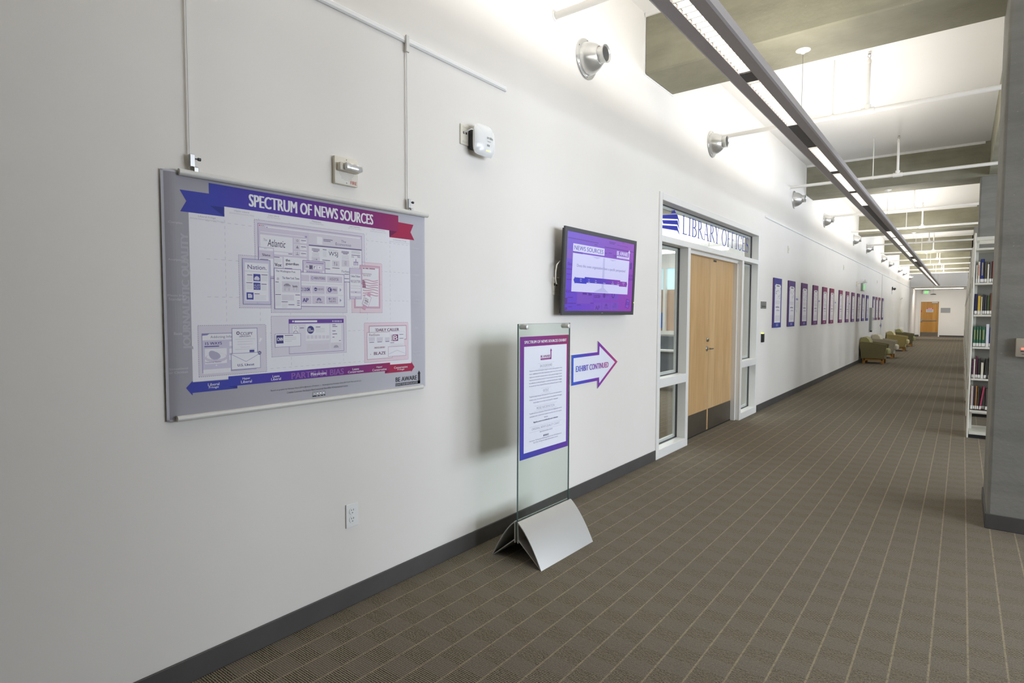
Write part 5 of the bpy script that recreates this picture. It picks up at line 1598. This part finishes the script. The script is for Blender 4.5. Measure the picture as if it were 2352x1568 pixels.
for y in (3.56, 4.4):
    bm = nb(); box(bm, .012, .05, y, y+.035, 1.5, 1.92, .003, 1); obj('mount_arm', bm, M_BLACK, tv)
bm = nb(); tube(bm, [(.02, 3.497, 1.632), (.04, 3.44, 1.63), (.055, 3.405, 1.66), (.06, 3.40, 1.71), (.055, 3.42, 1.76), (.05, 3.47, 1.79)], .0042, 8); obj('power_cord', bm, M_CREAM, tv, True)
tp = thing('data_outlet', 'cream wall plate half hidden behind the television', 'outlet', (0, 3.45, 1.55))
bm = nb(); box(bm, 0, .008, 3.445, 3.53, 1.552, 1.678, .003, 1); obj('cover_plate', bm, M_CREAM, tp)
for z in (1.57, 1.652):
    bm = nb(); box(bm, .008, .009, 3.445, 3.497, z, z+.01); obj('label_window', bm, M_SHELF, tp)
for y in (3.458, 3.482):
    bm = nb(); box(bm, .008, .0095, y, y+.014, 1.618, 1.636); obj('data_port', bm, M_DKGREY, tp)

# ------------------------------------------------------------------ arrow sign
AO = [(3.703, 1.108), (4.097, 1.111), (4.099, 1.2), (4.438, 1.012), (4.099, .816), (4.097, .881), (3.703, .878)]
AI = [(3.731, 1.084), (4.122, 1.087), (4.125, 1.158), (4.392, 1.011), (4.126, .858), (4.123, .906), (3.731, .902)]
ar = thing('arrow_sign', 'white arrow sign with purple outline reading exhibit continued', 'sign', (0, 3.7, .816))
bm = nb(); prism(bm, AO, lambda y, z: (.001, y, z), lambda y, z: (.007, y, z)); obj('board', bm, plain('foam_board', '#e4e4ea', .6), ar)
ARG = stops((0, '#3f5fc4'), (.3, '#5a48b8'), (.55, '#803aa6'), (.85, '#a83a86'), (1, '#b4487c'))
gcol = lambda u, v: ARG((u-3.703)/.735)
P = Print(.0003)
n = len(AO)
for i in range(n):
    a, b, c, d = AO[i], AO[(i+1) % n], AI[(i+1) % n], AI[i]
    for k in range(6):
        s, t = k/6, (k+1)/6
        L = lambda p, q, f: (p[0]+(q[0]-p[0])*f, p[1]+(q[1]-p[1])*f)
        P.poly([L(a, b, s), L(a, b, t), L(d, c, t), L(d, c, s)], gcol, 2)
P.poly(AO, lin('#e6e8f2'), 1)
P.build('outline', M_PRINT, lambda u, v, L: (.007+L, u, v), ar)
P = Print(.0003); P.text('EXHIBIT CONTINUED', 3.764, .976, 4.279, 1.021, lambda u, v: ARG(.02+(u-3.764)/.58), 3, 'b'); P.build('lettering', M_PRINT, lambda u, v, L: (.007+L, u, v), ar)

# ------------------------------------------------------------------ freestanding glass sign
SY, SX = 2.862, .345
st = thing('sign_stand', 'freestanding glass sign with purple bordered sheet on a metal base', 'sign', (SX, SY, 0), math.radians(-1.5))
LN = .272
def wing(s):
    out = []
    n = 10
    for k in range(n+1):
        t = k/n
        out.append((s*(.013+.167*t), .236*(1-.55*t-.45*t*t)))
    return out
for s in (-1, 1):
    o = wing(s); th = .005
    inn = [(x-s*th*.6, max(0, z-th)) for x, z in o]
    bm = nb(); prism(bm, o+inn[::-1], lambda x, z: (x, -LN, z), lambda x, z: (x, LN, z)); obj('curved_wing', bm, M_BASEALU, st, 25, local=True)
    bm = nb(); prism(bm, [(s*.013, .134), (s*.176, .002), (s*.171, .0), (s*.013, .127)], lambda x, z: (x, -LN+.004, z), lambda x, z: (x, LN-.004, z)); obj('inner_wing', bm, M_BASEALU, st, local=True)
    bm = nb(); box(bm, min(s*.009, s*.014), max(s*.009, s*.014), -LN+.002, LN-.002, .112, .236); obj('clamp_plate', bm, M_BASEALU, st, local=True)
bm = nb(); box(bm, -.0045, .0045, -.259, .259, .15, 1.362); obj('glass_panel', bm, M_STANDGLASS, st, local=True)
bm = nb()
for y in (-.2596, .2596): box(bm, -.0045, .0045, y-.0006, y+.0006, .15, 1.362)
box(bm, -.0045, .0045, -.259, .259, 1.3614, 1.3626)
obj('glass_edges', bm, M_GEDGE, st, local=True)
for y in (-.215, .205):
    bm = nb(); lathe(bm, (-.018, y, 1.345), (1, 0, 0), [(0, .0145), (.052, .0145), (.054, .012), (.0545, .001)], 20, True); obj('standoff_cap', bm, M_ALU, st, True, local=True)
P = Print(.0004)
SG = stops((0, '#3f4aa8'), (.35, '#5f409c'), (.75, '#86357e'), (1, '#96395f'))
shc = lambda u, v: SG(.62*v/706+.38*u/482)
for i in range(4):
    for j in range(8): P.rect(482*i/4, 706*j/8, 482*(i+1)/4, 706*(j+1)/8, shc, 0)
shp = lambda u, v, L: (.006+L, -.249+u*1.02/1000, .583+v/1000)
bm = nb(); box(bm, .0047, .0059, -.249, .2427, .583, 1.289); sh = obj('info_sheet', bm, plain('paper', '#e6e6ea', .6), st, local=True)
P.build('sheet_border', M_PRINT, shp, sh, True)
P = Print(.0005, .06); run_print(P, SHEET); P.build('sheet_text', M_PRINT, shp, sh, True)

# ------------------------------------------------------------------ wall plaque, card reader and small plates
pq = thing('door_plaque', 'grey room plaque beside the office doors', 'sign', (0, 8.84, 1.49))
bm = nb(); box(bm, 0, .008, 8.84, 9.12, 1.49, 1.595, .002, 1); obj('plate', bm, plain('plaque_grey', '#7b7b73', .45, var=.05), pq)
P = Print(.0008); P.text('LIBRARY OFFICES', 8.87, 1.515, 9.1, 1.532, lin('#4c4c48'), 1, 'm'); P.text('150', 8.87, 1.56, 8.92, 1.58, lin('#8e8e86'), 1, 'm'); P.build('lettering', M_PRINT, lambda u, v, L: (.0082+L, u, v), pq)
cr = thing('card_reader', 'slim black card reader under the room plaque', 'card reader', (0, 8.9, 1.0))
bm = nb(); box(bm, 0, .028, 8.895, 8.99, 1.0, 1.125, .006, 2); obj('body', bm, M_BLACK, cr, 30)
bm = nb(); box(bm, .0, .024, 8.905, 8.96, 1.125, 1.133); obj('status_light', bm, emit_mat('reader_led', '#d8e83a', 1.2), cr)
for y, z, lb in ((10.37, 2.415, 'small cream switch plate above the second exhibit panel'), (16.0, 2.47, 'small cream plate above the eighth exhibit panel'), (23.0, 2.42, 'small cream plate above the last exhibit panels')):
    t = thing('switch_plate', lb, 'plate', (0, y, z)); bm = nb(); box(bm, 0, .01, y, y+.075, z, z+.115, .003, 1); obj('cover', bm, M_CREAM, t); bm = nb(); box(bm, .01, .014, y+.025, y+.05, z+.035, z+.08); obj('rocker', bm, M_SHELF, t)

# ------------------------------------------------------------------ exhibit panels
PYS = [9.485, 10.435, 11.44, 12.445, 13.415, 14.255, 15.43, 16.45, 17.4, 18.4, 19.36, 20.31, 21.92, 22.72, 23.6, 24.6]
TOPC = ['#453f8c', '#573c78', '#66386e', '#783664', '#8e385c', '#943a58', '#92385e', '#883866', '#7b386a', '#6b3976', '#5d3a80', '#49408e', '#66477a', '#87465f', '#8c4256', '#5d4884']
BOTC = ['#38489a', '#433e8c', '#533884', '#683270', '#7d3060', '#88305a', '#7d3066', '#713172', '#60357a', '#583882', '#483e8e', '#3d4898', '#573f88', '#80365e', '#86324c', '#463f90']
COLN = ['indigo', 'violet', 'plum', 'magenta plum', 'crimson', 'bright crimson', 'crimson', 'magenta', 'plum', 'violet', 'deep violet', 'indigo', 'violet', 'crimson', 'crimson', 'indigo']
bd_me = None
for k, y in enumerate(PYS):
    t = thing('exhibit_panel', '%s bordered narrow exhibit panel, %s in the row after the office doors' % (COLN[k], ORD[k]), 'panel', (0, y, 1.2), group='exhibit panels along the white wall')
    w, h = .482, .766
    if bd_me is None:
        bm = nb(); box(bm, .002, .02, 0, w, 0, h); o = obj('board', bm, plain('board_edge', '#5d4068', .6), t, local=True); bd_me = o.data
    else:
        o = bpy.data.objects.new('board', bd_me); COL.objects.link(o); o.parent = t
    ct_, cb_ = lin(TOPC[k]), lin(BOTC[k])
    P = Print(.0008)
    for j in range(4): P.rect(0, h*j/4, w, h*(j+1)/4, lambda u, v: lerp3(cb_, ct_, v/h), 0)
    P.build('border', M_PRINT, lambda u, v, L: (.0202+L, u, v), t, True)
    P = Print(.0008); white = lin('#eae6e5')
    P.rect(.06, .078, w-.06, .655, white, 1); P.rect(.092, .655, w-.092, .672, white, 1)
    R = random.Random(k)
    P.rect(.15, .64, .33, .655, lin('#57535c'), 2)
    for s in (.07, w-.095): P.rect(s, .6, s+.025, .625, lin('#a9a6ae'), 2)
    for i in range(26):
        u, v = R.uniform(.1, .37), R.uniform(.44, .585); P.rect(u, v, u+R.uniform(.008, .03), v+R.uniform(.006, .014), lin(R.choice(['#a5a1ae', '#b6b1be', '#8d8798', '#cac5ce', '#8a84a4'])), 2)
    for v in (.41, .392, .374, .18, .163, .146, .129, .112): P.rect(.09+R.uniform(0, .02), v, w-.09-R.uniform(0, .03), v+.004, lin('#b4b1b8'), 2)
    P.rect(.12, .312, .34, .324, lin('#5d5080'), 2); P.rect(.16, .262, .36, .270, lin('#8c80a8'), 2); P.rect(.19, .33, .27, .336, lin('#a8a4ae'), 2); P.rect(.2, .278, .28, .283, lin('#a8a4ae'), 2)
    P.text('BE AWARE', .17, .038, .285, .06, lin('#b8b2d0'), 1, 'b'); P.rect(.17, .024, .3, .034, lin('#b8b2d0'), 1); P.rect(.292, .03, .302, .066, lin('#b8b2d0'), 1)
    P.build('printed_text', M_PRINT, lambda u, v, L: (.0202+L, u, v), t, True)
for k, (y, w) in enumerate(((10.99, .34), (12.99, .3), (14.88, .3), (16.98, .27), (18.94, .27))):
    t = thing('paper_cutout', 'white paper cutout with torn lower edge, %s between the exhibit panels' % ORD[k], 'paper', (0, y, 1.44), group='paper cutouts between the exhibit panels')
    poly = [(0, .13), (.05, .1), (.1, .04), (.3, .045), (.5, .0), (.72, .015), (.9, .05), (1, .14), (.98, .26), (.8, .29), (.12, .285), (.02, .25)]
    bm = nb(); prism(bm, [(y+a*w, 1.44+b) for a, b in poly], lambda u, v: (.001, u, v), lambda u, v: (.004, u, v)); obj('sheet', bm, plain('cut_paper', '#e6e2dc', .7), t)
    P = Print(.0008); P.rect(y+.06, 1.65, y+.06+w*.5, 1.685, lin('#9a96bc'), 1)
    for i in range(4): P.rect(y+.05, 1.61-.026*i, y+w*.85, 1.614-.026*i, lin('#b9b6b2'), 1)
    P.build('printed_text', M_PRINT, lambda u, v, L: (.0042+L, u, v), t)

# ------------------------------------------------------------------ wall fittings further down
sg = thing('exit_sign', 'green lettered exit sign with twin lamps on the long wall', 'sign', (0, 19.1, 2.05))
bm = nb(); box(bm, 0, .06, 19.1, 19.45, 2.06, 2.28, .006, 1); obj('housing', bm, plain('sign_grey', '#a8aaa6', .5), sg)
bm = nb(); box(bm, .06, .064, 19.11, 19.44, 2.07, 2.27); obj('face', bm, plain('sign_clear', '#e8efe8', .3), sg)
P = Print(.001); P.text('EXIT', 19.14, 2.1, 19.41, 2.24, lin('#35b53c'), 1, 'b'); P.build('lettering', M_EXIT, lambda u, v, L: (.0645+L, u, v), sg)
for y in (19.16, 19.39):
    bm = nb(); tube(bm, [(.03, y, 2.28), (.05, y, 2.31), (.08, y, 2.33), (.12, y, 2.33)], [.012, .014, .034, .045], 14); obj('emergency_lamp', bm, M_WHITEPL, sg, True)
cb = thing('wall_cabinet', 'slim grey cabinet mounted on the wall after the twelfth exhibit panel', 'cabinet', (0, 21.25, .88))
bm = nb(); box(bm, 0, .07, 21.25, 21.6, .89, 1.6, .004, 1); obj('body', bm, plain('cabinet_grey', '#a9aca9', .5, var=.03), cb)
bm = nb(); box(bm, .07, .078, 21.26, 21.59, .9, 1.59, .003, 1); d_ = obj('door', bm, M_SHELF, cb)
bm = nb(); box(bm, .078, .088, 21.3, 21.33, 1.2, 1.3, .003, 1); obj('handle', bm, M_STEEL, d_)
bm = nb(); box(bm, .02, .08, 21.27, 21.35, .84, .89); obj('conduit_stub', bm, M_DKGREY, cb)
wc = thing('wall_camera', 'small black wall camera high beyond the exhibit panels', 'camera', (0, 28.2, 2.3))
bm = nb(); box(bm, 0, .03, 28.2, 28.34, 2.36, 2.5, .005, 1); obj('mount', bm, M_BLACK, wc)
bm = nb(); tube(bm, [(.03, 28.27, 2.43), (.1, 28.25, 2.42), (.1, 28.2, 2.42), (.1, 28.02, 2.4)], [.018, .018, .045, .045], 14); obj('camera_body', bm, M_DKGREY, wc, True)
bm = nb(); tube(bm, [(.004, 28.28, 2.36), (.004, 28.28, 2.2)], .004, 6); obj('lead', bm, M_DKGREY, wc)
bm = nb(); box(bm, 0, .004, 24.50, 24.52, .098, 2.803); struct('trim_40', bm, plain('joint_grey', '#8f8a84', .6), 'dark vertical wall joint')
sa = thing('small_arrow', 'small purple arrow sign low on the wall beyond the panels', 'sign', (0, 24.3, .88))
bm = nb(); prism(bm, [(24.3, .96), (24.5, .96), (24.5, .9), (24.72, .99), (24.5, 1.08), (24.5, 1.02), (24.3, 1.02)], lambda y, z: (.001, y, z), lambda y, z: (.01, y, z)); obj('board', bm, plain('arrow_violet', '#7d74a4', .6), sa)

# ------------------------------------------------------------------ armchairs
def armchair(lb, y, seat, shell, x=.014):
    t = thing('armchair', lb, 'armchair', (x, y, 0), group='armchairs against the white wall')
    ms = plain('fabric_'+seat, '#'+seat, .9, var=.12, scale=40, bump=.3, bscale=300)
    mb = plain('fabric_'+shell, '#'+shell, .9, var=.12, scale=40, bump=.3, bscale=300)
    W, Dp = .78, .70
    for s, (a, b) in enumerate(((0, .12), (W-.12, W))):
        bm = nb()
        prism(bm, [(.05, .14), (.59, .14), (.655, .55), (.3, .60), (.0, .62), (.0, .5)], lambda x, z: (x, a, z), lambda x, z: (x, b, z))
        bmesh.ops.bevel(bm, geom=list(bm.edges), offset=.018, segments=2, affect='EDGES'); obj('arm', bm, mb, t, 40, local=True)
    bm = nb(); prism(bm, [(.04, .14), (.2, .14), (.17, .62), (.0, .62), (-.01, .5)], lambda x, z: (x, .12, z), lambda x, z: (x, W-.12, z)); obj('back_shell', bm, mb, t, local=True)
    bm = nb(); prism(bm, [(.0, .42), (.0, .68), (.05, .745), (.13, .75), (.2, .71), (.25, .6), (.28, .42)], lambda x, z: (x, .02, z), lambda x, z: (x, W-.02, z))
    bmesh.ops.bevel(bm, geom=list(bm.edges), offset=.022, segments=2, affect='EDGES'); obj('back_cushion', bm, ms, t, 40, local=True)
    bm = nb(); box(bm, .17, .705, .12, W-.12, .26, .43, .055, 4); obj('seat_cushion', bm, ms, t, 40, local=True)
    bm = nb(); box(bm, .08, .6, .12, W-.12, .14, .27); obj('seat_deck', bm, mb, t, local=True)
    for yy in (.03, W-.06):
        bm = nb(); box(bm, .1, .56, yy, yy+.03, .09, .14); obj('base_rail', bm, M_OAK, t, local=True)
    for xx in (.08, .53):
        for yy in (.03, W-.09):
            bm = nb(); box(bm, xx, xx+.06, yy, yy+.06, 0, .14, .004, 1); obj('leg', bm, M_OAK, t, local=True)
    return t
armchair('dark olive armchair, first in the row beside the wall', 19.15, 'a39f6e', '7a7352')
armchair('beige armchair between two olive ones', 21.8, 'd0c7b0', 'a89f8a', .02)
armchair('mustard green armchair, third in the row', 26.3, 'c8bb8c', 'a3945f', .03)
armchair('dark olive armchair nearest the end wall', 30.0, 'a39f6e', '6f684c', .03)

# ------------------------------------------------------------------ bookcases
BX = 2.405
SHELVES = [.313, .68, 1.041, 1.408, 1.768, 2.157]
t0 = None
RNG = [8.46+1.79*k for k in range(16)]
for k, y in enumerate(RNG):
    lb = '%s bookcase range counted from the near concrete column' % ORD[k]
    if t0 is None:
        t0 = t = thing('bookcase', lb, 'bookcase', (BX, y, 0), group='bookcase ranges beside the corridor')
        L = 2.7
        bm = nb(); box(bm, -.018, 0, .0, .52, 0, 2.34, .004, 1); e = obj('end_panel', bm, M_SHELF, t, local=True)
        for z in (.55, 1.72):
            bm = nb(); box(bm, -.021, -.018, .1, .42, z, z+.13); obj('label_holder', bm, M_STEEL, e, local=True)
        for x in (0, .9, 1.8, 2.67):
            bm = nb(); box(bm, x, x+.03, .245, .275, .045, 2.29); obj('upright', bm, M_SHELF, t, local=True)
        for y0, y1 in ((.0, .26), (.26, .52)):
            for z in SHELVES:
                bm = nb(); box(bm, .004, L, y0+(.004 if y0 == 0 else 0), y1-(.004 if y1 > .5 else 0), z-.012, z+.01)
                yy = y0 if y0 == 0 else y1-.006
                obj('shelf', bm, M_SHELF, t, local=True)
            bm = nb(); box(bm, .004, L, y0+.002, y1-.002, .045, .075); obj('base_shelf', bm, M_SHELF, t, local=True)
        bm = nb(); box(bm, .004, L, .03, .49, 0, .045); obj('kick_base', bm, M_BLACK, t, local=True)
        bm = nb(); box(bm, .004, L, .02, .05, 2.255, 2.295); box(bm, .004, L, .47, .5, 2.255, 2.295); box(bm, .004, .03, .05, .47, 2.255, 2.295); obj('top_frame', bm, M_SHELF, t, local=True)
        bm = nb(); box(bm, .03, L, .257, .263, .35, 2.13); obj('back_sheet', bm, plain('shelf_back', '#8a867a', .6, var=.06), t, local=True)
    else:
        t = copy_tree(t0); t.location = (BX, y, 0); t['label'] = lb
BK = [ # shelf z, list of (width, height, colour, lean, colour word)
 (1.778, 'top', [(.016, .2, 'd8d2c0', 0, 'ivory'), (.022, .235, 'd9cbb4', 0, 'cream'), (.036, .265, '23306e', 0, 'navy'), (.024, .234, '59523a', 0, 'olive brown'), (.018, .205, 'dcd8cc', 0, 'white'), (.022, .228, '5f5650', 0, 'grey brown'), (.03, .24, '7c3a34', 0, 'brick red'), (.026, .22, '39564e', 0, 'teal'), (.03, .23, '8a7a58', 0, 'khaki'), (.025, .25, '3a3a4a', 0, 'slate')]),
 (1.418, 'second', [(.026, .233, '24264e', 0, 'dark navy'), (.028, .21, 'c9a63c', 0, 'yellow'), (.016, .2, 'd2c8a8', 0, 'cream'), (.018, .226, '3d3c40', 0, 'black'), (.018, .22, '4c4a4e', 0, 'charcoal'), (.026, .214, '47522e', 0, 'moss green'), (.028, .24, '6e4a3a', 0, 'brown'), (.03, .21, '9a9690', 0, 'grey'), (.026, .23, '2f4a68', 0, 'blue'), (.03, .22, '7a3048', 0, 'wine')]),
 (1.051, 'third', [(.027, .228, '35664e', 0, 'green'), (.023, .228, '35664e', 0, 'green'), (.023, .228, '35664e', 0, 'green'), (.036, .228, '31604a', 0, 'broad green'), (.03, .258, 'd4d4d8', 0, 'white'), (.026, .22, '3f4a7a', 0, 'blue'), (.028, .235, '8a5a30', 0, 'orange brown'), (.03, .24, '4a4a48', 0, 'charcoal'), (.03, .22, '6a7a5a', 0, 'sage')]),
 (.690, 'fourth', [(.014, .216, '5c2f50', 0, 'purple'), (.018, .218, 'd6cfbc', 0, 'ivory'), (.018, .252, '5a2c3e', 0, 'maroon'), (.028, .23, '2e2b28', 0, 'black'), (.026, .182, 'd2ccb4', 0, 'short cream'), (.022, .224, '35332f', .06, 'leaning black'), (.022, .24, '2a2826', 0, 'tall black'), (.03, .23, '4f5a6a', 0, 'slate blue'), (.026, .21, '8a4a3a', 0, 'rust'), (.03, .225, '3e3a4e', 0, 'dark violet')]),
 (.333, 'bottom', [(.026, .268, 'c0aca0', 0, 'mottled beige'), (.014, .26, '333a5c', 0, 'navy'), (.018, .268, 'a8702e', 0, 'orange'), (.016, .25, '4a423e', 0, 'dark brown'), (.02, .262, 'a8405c', .12, 'leaning pink'), (.02, .24, '4e443e', 0, 'brown'), (.022, .27, 'b4b43a', 0, 'yellow green'), (.03, .25, '5a5f66', 0, 'grey'), (.026, .24, '7a3a3a', 0, 'red'), (.03, .26, '3a5a5a', 0, 'teal')])]
M_LABEL = plain('spine_label', '#dedbd0', .6)
for z, sn, bks in BK:
    x = BX+.008; cnt = {}
    for i, (w, h, c, lean, cw) in enumerate(bks):
        lb = '%s book, %s from the end panel on the %s filled shelf' % (cw, ORD[i], sn)
        t = thing('book', lb, 'book', (x, 8.475, z+.001), group='books in the near bookcase')
        dx = lean*h
        if lean: x += .004
        mc = plain('cover_'+c, '#'+c, .5, var=.1, scale=30)
        dpt = .15+.012*(i % 3)
        f = lambda a, b: (a+b*lean, b)
        def bx2(bm, a0, a1, y0, y1, b0, b1):
            vs = [bm.verts.new((f(a, b)[0], y, b)) for a in (a0, a1) for y in (y0, y1) for b in (b0, b1)]
            for q in ((0, 1, 3, 2), (4, 6, 7, 5), (0, 4, 5, 1), (2, 3, 7, 6), (0, 2, 6, 4), (1, 5, 7, 3)): bm.faces.new([vs[j] for j in q])
        bm = nb(); bx2(bm, 0, .002, 0, dpt, 0, h); bx2(bm, w-.003, w-.001, 0, dpt, 0, h); bx2(bm, 0, w-.001, 0, .003, 0, h); obj('cover', bm, mc, t, local=True)
        bm = nb(); bx2(bm, .002, w-.003, .003, dpt-.004, .003, h-.003); obj('pages', bm, plain('page_block', '#ddd6c2', .8), t, local=True)
        bm = nb(); bx2(bm, .001, w-.002, -.0008, 0, .006, .042); obj('spine_label', bm, M_LABEL, t, local=True)
        if i in (1, 2) and sn == 'top' or c in ('35664e', '31604a'):
            bm = nb(); bx2(bm, w*.35, w*.6, -.0006, 0, .08, h*.85); obj('spine_title', bm, plain('title_gold' if c != 'd9cbb4' else 'title_red', '#b4a468' if c != 'd9cbb4' else '#a8483e', .5), t, local=True)
        x += w+max(0, dx)+.0006

# ------------------------------------------------------------------ thermostat on the near column
th_ = thing('wall_controller', 'beige wall controller with red indicator on the near concrete column', 'controller', (2.6, 4.95, 1.15))
TX, TZ0, TZ1 = 2.587, 1.152, 1.272
bm = nb(); box(bm, TX, TX+.13, 4.925, 4.96, TZ0, TZ1, .006, 2); obj('case', bm, plain('beige_plastic', '#b3aa98', .5, var=.02), th_, 30)
bm = nb(); box(bm, TX+.045, TX+.11, 4.923, 4.926, TZ1-.045, TZ1-.027); obj('display', bm, M_DKGREY, th_)
bm = nb(); box(bm, TX+.026, TX+.042, 4.923, 4.926, TZ0+.048, TZ0+.06); obj('indicator', bm, emit_mat('red_led', '#ff5a4a', 1.6), th_)
bm = nb(); box(bm, TX+.024, TX+.04, 4.923, 4.926, TZ0+.034, TZ0+.041); obj('button', bm, M_DKGREY, th_)
bm = nb(); box(bm, TX+.03, TX+.11, 4.9235, 4.926, TZ0+.016, TZ0+.022); obj('groove', bm, plain('groove_brown', '#7d7468', .6), th_)
bpy.context.view_layer.update()
